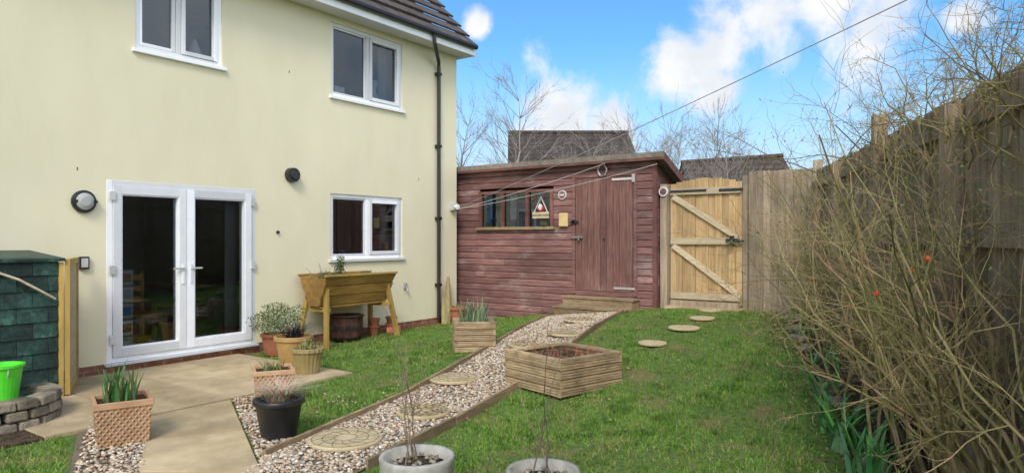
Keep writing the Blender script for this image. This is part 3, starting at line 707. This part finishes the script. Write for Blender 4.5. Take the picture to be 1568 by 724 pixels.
for (x,y,h) in ((-10.9,20.0,4.7),(-9.6,20.5,5.1),(-8.3,19.6,4.9),(-7.1,20.2,5.1),(-6.0,19.0,4.3),(-12.4,20.5,4.4),(-8.9,22.5,5.0),(-10.2,23.0,4.8)):
    tree(x,y,h,.06,5,4,3,wide=.33)
def shrub(name,x,y,n,h,spread,lean,hips=0,maxlev=2,r=.008,mat='rosestem',kids=6,wob=.4,nl=700):
    mb=MB([mat]);tips=[];z0=g(x,y)
    for i in range(n):
        q=R.uniform(0,6.28);rad=R.uniform(0,.38)
        d=Vector((math.cos(q)*spread+lean[0],math.sin(q)*spread+lean[1],1))
        branch(mb,(x+rad*math.cos(q),y+rad*math.sin(q),z0-.03),d,h*R.uniform(.5,1.1),r*R.uniform(.7,1.5),0,maxlev,mat,8,wob,.05,.9,kids,5,.38,.55,None,tips)
    for i in range(hips):
        p,d=tips[R.randrange(len(tips))]
        if p.z<.7: continue
        mb.blob(p,(.016,.016,.019),'hip',None,.03,2)
    ob=mb.build(name)
    T=[tips[R.randrange(len(tips))] for _ in range(nl)]
    P=np.array([tuple(p) for p,_ in T])+NR.normal(0,.02,(len(T),3));D=NR.normal(size=(len(T),3));D/=np.linalg.norm(D,axis=1)[:,None]
    cc=np.where(NR.random((len(T),1))<.7,np.array([[.15,.23,.05]]),np.array([[.28,.19,.10]]))
    V,F,C=leafcard(P,D,NR.uniform(.012,.026,len(T)),NR.uniform(.006,.012,len(T)),cc)
    npmesh('leaves',V,F,M['veg'],C,ob)
shrub('rose_bush',-.35,5.45,40,2.15,.26,(-.04,-.0),8,r=.012,kids=7,nl=1000)
shrub('rose_bush',.12,4.55,46,2.55,.22,(-.03,.06),7,r=.012,kids=7,nl=1200)
shrub('rose_bush',.45,3.85,30,2.6,.18,(-.06,.14),5,r=.011,kids=6,nl=900)
shrub('bare_shrub',-.75,6.5,36,2.05,.22,(.02,-.02),3,r=.010,kids=7)
shrub('bare_shrub',-1.25,7.9,34,1.7,.22,(-.0,-.03),0,kids=7)
shrub('bare_shrub',-1.75,9.3,34,1.55,.24,(-.02,-.05),0,kids=7)
mb=MB(['rosestem']);tips=[]
for i in range(90):
    u=R.uniform(3.4,8.5);p=e+dd*u+nn*.1;branch(mb,(p.x,p.y,1.9+R.random()*.5),(R.gauss(-.1,.4),R.gauss(0,.45),1),R.uniform(.4,.85)*min(1,.45+u/9),.007,0,2,'rosestem',6,.5,-.03,.9,6,5,.5,.55,None,tips)
ob=mb.build('climbing_rose')
mb=MB(['twig'])
tx,ty=2.0,6.9
mb.tube([(tx,ty,.3),(tx+.05,ty,1.6),(tx,ty+.1,3.2),(tx-.1,ty,4.8)],[.1,.085,.06,.03],8,'twig')
for k in range(20):
    zz=R.uniform(3.2,4.8);q=R.uniform(2.4,4.4)
    branch(mb,(tx,ty,zz),(math.cos(q),math.sin(q)*.8,R.uniform(-.1,.2)),R.uniform(1.0,1.5),.016,0,3,'twig',6,.4,.0,.7,4,6,.5,.6)
mb.build('bare_tree')

def straps(P,h,w,n,col,spread=.35,name=None,parent=None,flop=.3):
    V=[];F=[];C=[]
    for i in range(n):
        q=R.uniform(0,6.28);rr=P[3]*math.sqrt(R.random());x=P[0]+rr*math.cos(q);y=P[1]+rr*math.sin(q);z=P[2]
        L=h*R.uniform(.6,1.1);a=R.uniform(0,6.28);dx,dy=math.cos(a),math.sin(a);ln=R.uniform(.05,spread)
        sx,sy=-dy*w/2,dx*w/2;o=len(V);ns=5;cc=[c_*R.uniform(.7,1.3) for c_ in col];fl=flop*R.uniform(.6,1.2)
        for k in range(ns+1):
            u=k/ns;ox=dx*L*(ln*u+fl*u*u*u);oy=dy*L*(ln*u+fl*u*u*u);oz=L*(u-.3*fl*u*u*u);ww=(1-.85*u**3)
            V+=[(x+ox-sx*ww,y+oy-sy*ww,z+oz),(x+ox+sx*ww,y+oy+sy*ww,z+oz)];C+=[cc,cc]
        for k in range(ns): F.append((o+2*k,o+2*k+1,o+2*k+3,o+2*k+2))
    return npmesh(name,np.array(V),np.array(F),M['veg'],np.array(C),parent,smooth=True)
G1=(.09,.20,.055);G2=(.10,.28,.08)
for (x,y,n,h) in [(-.98,5.75,38,.34),(-.86,5.4,34,.36),(-.70,4.95,34,.34),(-1.2,6.5,28,.30)]:
    straps((x,y,g(x,y),.13),h,.034,n,G2,.6,'daffodil_clump',None,.35)
for (x,y) in [(-1.75,8.5),(-1.4,7.4),(-2.15,9.6)]: straps((x,y,g(x,y),.15),.24,.018,26,G2,.5,'daffodil_clump')

def leafball(name,c,r,n,cols,L=(.02,.045),parent=None):
    P=NR.normal(size=(n,3));P/=np.linalg.norm(P,axis=1)[:,None];rad=NR.random((n,1))**.4
    lump=1+.25*np.sin(P[:,0:1]*5+P[:,1:2]*4)*np.cos(P[:,2:3]*5)
    P=P*rad*lump*np.array(r)+np.array(c);D=NR.normal(size=(n,3))+np.array([0,0,.5]);D/=np.linalg.norm(D,axis=1)[:,None]
    cc=np.array(cols)[NR.integers(0,len(cols),n)]*NR.uniform(.6,1.3,(n,1))
    V,F,C=leafcard(P,D,NR.uniform(L[0],L[1],n),NR.uniform(.012,.022,n),cc);return npmesh(name,V,F,M['veg'],C,parent)

def roundpot(name,x,y,z,rb,rt,h,mat,rib=0,ribn=0,rim=.012,n=36):
    mb=MB([mat,'soil']);
    mb.lathe([(rb,0),(rb*1.02,.01),(rb+(rt-rb)*.8,h*.82),(rt,h*.84),(rt+rim,h*.86),(rt+rim,h*.98),(rt+rim*.3,h),(rt-.02,h*.99),(rt-.025,h*.88)],(x,y,z),n,mat,None,rib,ribn)
    mb.lathe([(rt-.024,h*.86),(rt*.5,h*.885),(.01,h*.89)],(x,y,z),n,'soil')
    return mb.build(name,smooth=False,bevel=0)
def smoothit(o): 
    for p in o.data.polygons: p.use_smooth=True
def squarepot(name,x,y,z,wb,wt,h,rz):
    mb=MB(['basket']);
    mb.rbox((x,y,z+h*.44),(wb,wb,h*.88),rz,'basket',.5,wt/wb*.97)
    for k in range(4):
        Q2=Matrix.Rotation(rz+k*math.pi/2,3,'Z');c=Q2@Vector((0,wt/2-.012,0))
        mb.rbox((x+c.x,y+c.y,z+h*.93),(wt+.012-(.0 if k%2 else .052),.026,h*.14),rz+k*math.pi/2,'terrabuff',.5)
    mb.rbox((x,y,z+h*.885),(wt-.06,wt-.06,.02),rz,'soil')
    return mb.build(name,bevel=.004)
o=squarepot('terracotta_planter',-5.47,2.57,.01,.33,.39,.34,-.36);straps((-5.47,2.57,.3,.13),.30,.02,50,G1,.28,'daffodil_leaves',o,.15)
o=squarepot('terracotta_planter',-5.66,4.05,.015,.30,.36,.31,-.55);straps((-5.66,4.05,.27,.1),.14,.012,36,(.14,.18,.06),.7,'seedling_leaves',o)
o=roundpot('black_plant_pot',-4.58,3.33,.02,.13,.185,.30,'black');smoothit(o);straps((-4.58,3.33,.27,.08),.22,.006,300,(.52,.42,.30),1.3,'dry_grass_tuft',o,.9)
o=roundpot('ribbed_plant_pot',-6.42,5.05,.01,.12,.175,.31,'glazedgreen',.025,20,n=80);straps((-6.42,5.05,.27,.12),.16,.01,50,(.25,.24,.1),.9,'pot_foliage',o,.5)
mb=MB(['glazedgreen']);mb.lathe([(.16,0),(.2,.02),(.19,.02),(.15,.008)],(-6.42,5.05,.003),30,'glazedgreen');mb.build('pot_saucer')
o=roundpot('glazed_plant_pot',-7.0,5.3,.02,.16,.22,.36,'glazed');straps((-7.0,5.3,.32,.12),.26,.01,120,(.04,.03,.045),.9,'black_grass_tuft',o,.8)
o=roundpot('terracotta_pot',-7.85,5.65,.02,.13,.18,.28,'terra');leafball('flowering_bush',(-7.8,5.65,.48),(.36,.36,.22),2000,[(.06,.13,.04),(.10,.18,.05),(.30,.30,.18),(.16,.19,.08)],(.02,.05),o)
o=roundpot('terracotta_pot',-8.0,9.6,.02,.11,.165,.30,'terra')
straps((-8.0,9.6,.28,.08),.1,.01,20,(.1,.15,.05),.7,'pot_leaves',o)
for (x,y) in ((-8.05,7.62),(-8.0,7.95)):
    mb=MB(['terra']);mb.lathe([(.06,0),(.09,.14),(.1,.14),(.1,.17),(.085,.17),(.06,.05)],(x,y,.02),20,'terra');mb.lathe([(.055,.1),(.085,.24),(.095,.24),(.095,.27),(.08,.27)],(x,y,.03),20,'terra');mb.build('terracotta_pot_stack')
mb=MB(['terra']);mb.tube([(-7.9,7.75,.09),(-7.75,7.9,.1)],[.06,.09],16,'terra');mb.build('terracotta_pot')
for (x,y,r) in ((-2.62,2.80,.205),(-1.92,3.0,.19)):
    mb=MB(['concrete','soil']);mb.lathe([(r*.75,0),(r*.95,.2),(r*1.0,.33),(r*1.02,.355),(r*.99,.365),(r*.86,.362),(r*.84,.30)],(x,y,0),40,'concrete')
    mb.lathe([(r*.84,.305),(r*.4,.32),(.01,.325)],(x,y,0),40,'soil')
    for k in range(30):
        q=R.random()*6.28;rr=r*.7*math.sqrt(R.random());mb.blob((x+rr*math.cos(q),y+rr*math.sin(q),.33),(.018,.013,.01),'rock')
    for k in range(5 if x<-2.3 else 4):
        q=R.random()*6.28;branch(mb,(x+.07*math.cos(q),y+.07*math.sin(q),.3),(R.gauss(-.16,.22),R.gauss(-.08,.22),1),R.uniform(.3,.8),.005,0,1,'twig',8,.22,.04,.6,4,5,.25,.6)
    o=mb.build('concrete_plant_pot');smoothit(o)
mb=MB(['twig'])
for k in range(4): branch(mb,(-1.0+R.gauss(0,.04),3.3+R.gauss(0,.04),0),(R.gauss(-.05,.12),R.gauss(0,.12),1),R.uniform(.4,.75),.004,0,1,'twig',8,.2,.04,.5,2,5,.3,.6)
mb.build('bare_stem_plant')

def slat(x,y,w,h,rz,levels,m='slat'):
    z=g(x,y)-.02;mb=MB([m]);lh=h/levels;Q=Matrix.Rotation(rz,3,'Z')
    for l in range(levels):
        for k in range(4):
            r_=rz+k*math.pi/2;Q2=Matrix.Rotation(r_,3,'Z');lw=w-(.0 if (k+l)%2 else .07)
            c=Q2@Vector((0,w/2-.0175,0));mb.rbox((x+c.x,y+c.y,z+lh*(l+.5)),(lw,.035,lh-.006),r_,m)
            c2=Q2@Vector((0,w/2+.002,0))
            for rr in range(3): mb.rbox((x+c2.x,y+c2.y,z+lh*(l+.2+.3*rr)),(lw-.01,.007,lh*.16),r_,m)
    for k in range(4):
        r_=rz+k*math.pi/2;Q2=Matrix.Rotation(r_,3,'Z');c=Q2@Vector((0,w/2-.035,0));mb.rbox((x+c.x,y+c.y,z+h+.012),(w-.148 if k%2 else w+.012,.075,.024),r_,m)
    mb.rbox((x,y,z+h-.06),(w-.075,w-.075,.02),rz,'soil')
    for k in range(60):
        p=Q@Vector((R.uniform(-w/2+.07,w/2-.07),R.uniform(-w/2+.07,w/2-.07),0));mb.blob((x+p.x,y+p.y,z+h-.045),(.03,.025,.02),'soil')
    return mb,z
mb,z=slat(-3.6,6.0,.84,.33,math.radians(-16),4)
for k in range(90):
    p=Matrix.Rotation(-.28,3,'Z')@Vector((R.uniform(-.33,.33),R.uniform(-.33,.33),0));branch(mb,(-3.6+p.x,6.0+p.y,z+.27),(R.gauss(0,.7),R.gauss(0,.7),.8),R.uniform(.08,.2),.005,0,1,'terra' if k%3 else 'twig',4,.5,0,.8,2,4,.6,.6)
mb.build('timber_planter',bevel=.003)
mb,z=slat(-5.55,7.0,.52,.36,math.radians(-47),5);o=mb.build('timber_planter',bevel=.003)
straps((-5.55,7.0,z+.3,.18),.36,.014,90,(.16,.24,.12),.4,'planter_leaves',o,.2)
tr_=empty('raised_wooden_trough');mb=MB(['trough'])
y0,y1=6.30,7.66;xb,xf=-8.2,-7.60;zt=1.02;zb=.60
for side in (0,1):
    xo=xf if side else xb;xi=(xb+xf)/2+(.12 if side else -.12)
    for k in range(3):
        u0,u1=k/3,(k+1)/3-.02
        def P(u): return (xo+(xi-xo)*u,zt-(zt-zb)*u)
        a,b_=P(u0),P(u1);th=.025*(1 if side else -1)
        mb.hexa([(b_[0]-th,y0+.03,b_[1]),(b_[0],y0+.03,b_[1]),(b_[0],y1-.03,b_[1]),(b_[0]-th,y1-.03,b_[1]),(a[0]-th,y0,a[1]),(a[0],y0,a[1]),(a[0],y1,a[1]),(a[0]-th,y1,a[1])],'trough')
for yy in (y0+.02,y1-.04):
    mb.hexa([((xb+xf)/2-.1,yy,zb),((xb+xf)/2+.1,yy,zb),((xb+xf)/2+.1,yy+.02,zb),((xb+xf)/2-.1,yy+.02,zb),(xb+.02,yy,zt-.02),(xf-.02,yy,zt-.02),(xf-.02,yy+.02,zt-.02),(xb+.02,yy+.02,zt-.02)],'trough')
mb.box((xb+xf)/2-.12,(xb+xf)/2+.12,y0+.05,y1-.05,zb-.03,zb-.001,'trough');mb.box(xb+.04,xf-.04,y0+.05,y1-.05,.93,.95,'soil')
for yy in (y0+.1,y1-.1):
    yo=yy+(-.12 if yy<7 else .12)
    mb.beam((xf-.12,yy,.92),(xf+.02,yo,0.0),.045,.075,'troughleg',up=(1,0,0));mb.beam((xb+.12,yy,.92),(xb+.0,yo,0.0),.045,.075,'troughleg',up=(1,0,0))
    mb.beam((xb+.08,yy,.55),(xf-.05,yy,.55),.04,.06,'troughleg')
mb.box(xb-.01,xb+.03,y0-.02,y1+.02,zt+.001,zt+.03,'trough');mb.box(xf-.03,xf+.015,y0-.02,y1+.02,zt+.001,zt+.03,'troughleg')
mb.build('trough',tr_,bevel=.003)
leafball('conifer_plant',(-7.9,6.80,1.14),(.08,.08,.18),500,[(.05,.1,.03),(.1,.15,.04)],(.02,.04),tr_)
leafball('strawberry_leaves',(-7.9,6.55,1.0),(.2,.2,.08),400,[(.1,.14,.05),(.2,.15,.09)],(.02,.04),tr_)
leafball('herb_leaves',(-7.9,7.35,1.0),(.2,.22,.05),300,[(.1,.14,.05),(.2,.15,.09)],(.02,.04),tr_)
mb=MB(['twig'])
for k in range(14): branch(mb,(-7.9+R.gauss(0,.1),R.uniform(6.4,6.75),.95),(R.gauss(0,.3),R.gauss(0,.3),1),R.uniform(.12,.28),.004,0,1,'twig',4,.3,0,.6,2,4,.5,.6)
mb.build('dead_stems',tr_)
mb=MB(['rust']);cx,cy=-7.98,6.98
mb.lathe([(.22,.06),(.25,.1),(.25,.38),(.27,.40),(.27,.42),(.23,.42),(.2,.3)],(cx,cy,.0),8,'rust')
for k in range(4): q=k*1.57+.78;mb.rbox((cx+.2*math.cos(q),cy+.2*math.sin(q),.035),(.04,.04,.07),q,'rust')
for k in range(8):
    q=(k+.5)*math.pi/4
    for u in (-.05,.05): mb.tube([(cx+.229*math.cos(q)-u*math.sin(q),cy+.229*math.sin(q)+u*math.cos(q),.24),(cx+.236*math.cos(q)-u*math.sin(q),cy+.236*math.sin(q)+u*math.cos(q),.24)],[.035]*2,10,'black')
mb.build('fire_pit')
mb=MB(['drift']);mb.tube([(-8.05,9.35,0),(-8.1,9.45,.3),(-8.13,9.5,.6),(-8.2,9.6,.86)],[.07,.09,.06,.02],7,'drift');mb.tube([(-8.0,9.25,0),(-8.08,9.35,.25),(-8.15,9.4,.5)],[.05,.06,.02],6,'drift')
mb.build('driftwood')
st=empty('log_store');mb=MB(['greenfelt'])
x0,x1,ya_,yb_=-8.24,-7.40,.6,2.92
mb.box(x0,x1-.05,ya_,yb_-.03,0.03,1.36,'greenfelt',.3)
z=.03;row=0
while z<1.30:
    yy=ya_-(row%2)*.13
    while yy<yb_:
        a=max(yy,ya_);b_=min(yy+.26,yb_-.02)
        if b_-a>.02: mb.hexa([(x1-.05,a+.002,z),(x1-.02,a+.002,z-.004),(x1-.02,b_-.002,z-.004),(x1-.05,b_-.002,z),(x1-.05,a+.002,z+.165),(x1-.04,a+.002,z+.165),(x1-.04,b_-.002,z+.165),(x1-.05,b_-.002,z+.165)],'greenfelt')
        yy+=.26
    z+=.148;row+=1
mb.hexa([(x0,ya_,1.38),(x1+.02,ya_,1.34),(x1+.02,yb_+.02,1.34),(x0,yb_+.02,1.38),(x0,ya_,1.44),(x1+.02,ya_,1.37),(x1+.02,yb_+.02,1.37),(x0,yb_+.02,1.44)],'greenfelt',.4)
mb.build('shingled_body',st)
mb=MB(['troughleg'])
pA=Vector((-7.40,2.965,0));pB=Vector((-8.12,3.34,0));dr=(pB-pA).normalized();rzd=math.atan2(dr.y,dr.x)
def pan(u0,u1,z0,z1,th,m,off=0):
    c_=pA+dr*(u0+u1)/2;mb.rbox((c_.x,c_.y,(z0+z1)/2),(u1-u0,th,z1-z0),rzd,m)
Ld=(pB-pA).length
pan(0,.055,.04,1.36,.045,'troughleg');pan(Ld-.055,Ld,.04,1.36,.045,'troughleg');pan(.057,Ld-.057,.04,.10,.043,'troughleg');pan(.057,Ld-.057,1.30,1.36,.043,'troughleg');pan(.057,Ld-.057,.104,1.296,.015,'gaterail')
mb.box(x1-.06,x1-.005,yb_-.02,yb_+.015,.03,1.33,'troughleg')
mb.build('timber_door',st)
mb=MB(['line']);mb.tube([(x1+.0,2.35,1.27),(x1+.03,2.55,1.18),(x1+.03,2.75,1.05),(x1,2.86,.98)],[.012]*4,6,'gaterail');mb.build('rope',st)
mb=MB(['lime']);mb.lathe([(.12,0),(.16,.3),(.175,.3),(.175,.32),(.155,.32),(.12,.04)],(-6.98,2.28,.16),28,'lime')
mb.tube([(-6.98+.17*math.cos(q/10*3.14),2.28,.45-.13*math.sin(q/10*3.14)) for q in range(11)],[.006]*11,5,'silver');mb.build('plastic_bucket')
mb=MB(['rock'])
for lay in range(3):
    for k in range(9):
        q=-1.5+k*.36+lay*.17;rr=.62
        mb.rbox((-6.95+rr*math.cos(q)*.75,2.15+rr*math.sin(q)*.75,.045+lay*.085),(R.uniform(.15,.2),.17,.075),q+1.57+R.uniform(-.1,.1),'rock',None,R.uniform(.85,.97))
mb.box(-7.3,-6.75,1.7,2.5,.0,.15,'rock')
mb.build('stone_edging',bevel=.014)
mb=MB(['rock'])
for i in range(26):
    u=R.random();k=R.randrange(3);a=bedL[k];b_=bedL[k+1];x=a[0]+(b_[0]-a[0])*u+R.uniform(-.02,.16);y=a[1]+(b_[1]-a[1])*u
    mb.blob((x,y,g(x,y)+.03),(R.uniform(.05,.12),R.uniform(.05,.08),R.uniform(.03,.07)),'rock',None,.18,2)
mb.build('border_rocks')
n=3400;u=NR.random(n);x=-2.35+u*2.4+NR.normal(0,.22,n);y=9.8-u*6.2+NR.normal(0,.2,n)
P=np.stack([x,y,gnp(x,y)+.03],1);D=NR.normal(size=(n,3))*np.array([1,1,.3]);D/=np.linalg.norm(D,axis=1)[:,None]
V,F,C=leafcard(P,D,NR.uniform(.02,.05,n),NR.uniform(.01,.03,n),np.array([(.18,.11,.06),(.27,.19,.11),(.10,.16,.04)])[NR.integers(0,3,n)]);npmesh('leaf_litter',V,F,M['veg'],C)

def wire(name,a,b,r=.005,sag=.06,m='line'):
    a=Vector(a);b=Vector(b);pts=[];n=20
    for i in range(n+1):
        t=i/n;p=a.lerp(b,t);p.z-=sag*4*t*(1-t);pts.append(p)
    mb=MB([m]);mb.tube(pts,[r]*(n+1),5,m,.5);return mb.build(name)
wire('clothes_line',(-8.15,9.8,2.13),(.476,4.0,3.07),.004,.05)
wire('clothes_line',(-8.15,9.8,2.10),(-5.2,10.0,2.78),.005,.03)
wire('clothes_line',(-8.15,9.8,2.10),(-4.3,10.02,2.72),.005,.05)
mb=MB(['fence']);mb.box(.5,.58,3.96,4.04,0,3.15,'fence');mb.build('clothes_line_post')

rt=Vector((.8171,.5765,0));fw=Vector((-.5765,.8171,0))
def dhouse(l0,l1,d0,d1,dr,ze,zr0,zr1):
    dh=empty('distant_house')
    def W(l,d,z): p=rt*l+fw*d;return (p.x,p.y,z)
    mb=MB(['brickfar']);mb.hexa([W(l0+.2,d0+.3,.2),W(l1-.2,d0+.3,.2),W(l1-.2,d1-.3,.2),W(l0+.2,d1-.3,.2),W(l0+.2,d0+.3,ze),W(l1-.2,d0+.3,ze),W(l1-.2,d1-.3,ze),W(l0+.2,d1-.3,ze)],'brickfar')
    mb.add([W(l0+.2,d0+.3,ze),W(l0+.2,dr,zr0-.2),W(l0+.2,d1-.3,ze)],[(0,1,2)],'brickfar');mb.add([W(l1-.2,d0+.3,ze),W(l1-.2,dr,zr1-.2),W(l1-.2,d1-.3,ze)],[(0,1,2)],'brickfar')
    mb.build('walls',dh)
    mb=MB(['tilesfar']);mb.add([W(l0,d0,ze-.1),W(l1,d0,ze-.1),W(l1,dr,zr1),W(l0,dr,zr0),W(l1,d1,ze-.1),W(l0,d1,ze-.1)],[(0,1,2,3),(3,2,4,5)],'tilesfar')
    mb.tube([W(l0,dr,zr0+.03),W(l1,dr,zr1+.03)],[.1,.1],8,'tilesfar')
    mb.build('roof',dh)
dhouse(-.17,5.1,27,33,30,4.5,6.15,6.15)
dhouse(7.4,11.85,28,32,30,3.6,4.85,5.15)

# ---------------- world ----------------
w=bpy.data.worlds.new('World');sc.world=w;w.use_nodes=True;nt=w.node_tree;bg=nt.nodes['Background']
sky=N(nt,'ShaderNodeTexSky',sky_type='NISHITA');sky.sun_disc=False
SE=42
sky.sun_elevation=math.radians(SE)
sd=Vector((.50,-.87,0)).normalized()
sky.sun_rotation=math.atan2(sd.x,sd.y)
tc=N(nt,'ShaderNodeTexCoord');vec=tc.outputs['Generated']
skc=mixc(nt,1.0,sky.outputs[0],(.78,1.42,1.85),'MULTIPLY')
def raydir(a,b): return Vector((.8171*a-.5765,.5765*a+.8171,b)).normalized()
cl=[(raydir(.25,.26),.06),(raydir(.31,.29),.08),(raydir(.38,.315),.09),(raydir(.46,.34),.09),(raydir(.55,.36),.06),(raydir(.66,.32),.03),
    (raydir(.06,.16),.08),(raydir(.14,.155),.05),(raydir(-.05,.31),.02),(raydir(.30,.22),.04),(Vector((.5,-.75,.45)).normalized(),1.15),(Vector((.9,.45,.3)).normalized(),.55)]  # last two: unseen clouds added for soft fill light and window reflections
cur=None
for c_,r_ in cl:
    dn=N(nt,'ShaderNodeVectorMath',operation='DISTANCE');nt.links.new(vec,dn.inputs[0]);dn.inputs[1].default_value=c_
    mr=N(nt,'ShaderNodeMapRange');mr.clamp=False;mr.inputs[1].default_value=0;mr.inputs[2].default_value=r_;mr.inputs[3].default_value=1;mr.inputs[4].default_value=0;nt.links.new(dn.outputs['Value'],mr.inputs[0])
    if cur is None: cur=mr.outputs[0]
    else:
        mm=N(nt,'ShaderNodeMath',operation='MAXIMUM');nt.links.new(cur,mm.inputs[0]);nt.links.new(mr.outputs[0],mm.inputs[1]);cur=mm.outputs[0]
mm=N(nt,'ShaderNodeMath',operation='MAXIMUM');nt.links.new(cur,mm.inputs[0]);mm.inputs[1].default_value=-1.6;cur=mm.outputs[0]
nz=noise(nt,vec,9,8,.6,.3)
ma=N(nt,'ShaderNodeMath',operation='MULTIPLY_ADD');nt.links.new(nz,ma.inputs[0]);ma.inputs[1].default_value=3.4;ma.inputs[2].default_value=-1.65
ad=N(nt,'ShaderNodeMath',operation='ADD');nt.links.new(cur,ad.inputs[0]);nt.links.new(ma.outputs[0],ad.inputs[1])
cf=ramp(nt,ad.outputs[0],-.1,.8)
ccol=mixc(nt,ramp(nt,noise(nt,vec,14,4,.6),.35,.65),(7.2,7.6,8.2),(8.6,8.7,8.8))
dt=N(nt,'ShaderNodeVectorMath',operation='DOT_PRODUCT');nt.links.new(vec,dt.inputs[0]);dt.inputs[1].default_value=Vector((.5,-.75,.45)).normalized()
bm=N(nt,'ShaderNodeMapRange',interpolation_type='SMOOTHSTEP');bm.inputs[1].default_value=-.1;bm.inputs[2].default_value=.8;bm.inputs[3].default_value=1;bm.inputs[4].default_value=2.0;nt.links.new(dt.outputs['Value'],bm.inputs[0])  # brightens the added cloud bank behind the camera, as fill light
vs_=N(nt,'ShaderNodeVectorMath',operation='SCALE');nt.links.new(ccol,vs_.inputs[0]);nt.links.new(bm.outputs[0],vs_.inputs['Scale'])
sep=N(nt,'ShaderNodeSeparateXYZ');nt.links.new(vec,sep.inputs[0])
hz=N(nt,'ShaderNodeMapRange',interpolation_type='SMOOTHSTEP');hz.inputs[1].default_value=0.02;hz.inputs[2].default_value=.28;hz.inputs[3].default_value=.9;hz.inputs[4].default_value=0;nt.links.new(sep.outputs[2],hz.inputs[0])
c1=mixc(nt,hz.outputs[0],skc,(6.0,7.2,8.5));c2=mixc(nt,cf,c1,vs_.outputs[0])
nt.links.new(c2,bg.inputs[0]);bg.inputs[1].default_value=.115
sun=bpy.data.lights.new('sun','SUN');sun.energy=2.2;sun.angle=math.radians(16);sun.color=(1,.93,.82)
so=bpy.data.objects.new('sun',sun);COL.objects.link(so)
dirv=Vector((sd.x*math.cos(math.radians(SE)),sd.y*math.cos(math.radians(SE)),math.sin(math.radians(SE))))
so.rotation_euler=dirv.to_track_quat('Z','Y').to_euler();so.location=(5,-5,12)
cam=bpy.data.cameras.new('camera');cam.sensor_width=36;cam.lens=36*1050/1568;cam.shift_y=.002;cam.clip_end=2000;cam.clip_start=.05
co=bpy.data.objects.new('camera',cam);COL.objects.link(co);co.location=(0,0,1.56);co.rotation_euler=(math.pi/2,0,math.atan2(.5765,.8171));sc.camera=co
sc.view_settings.view_transform='Standard';sc.view_settings.look='None';sc.view_settings.exposure=0
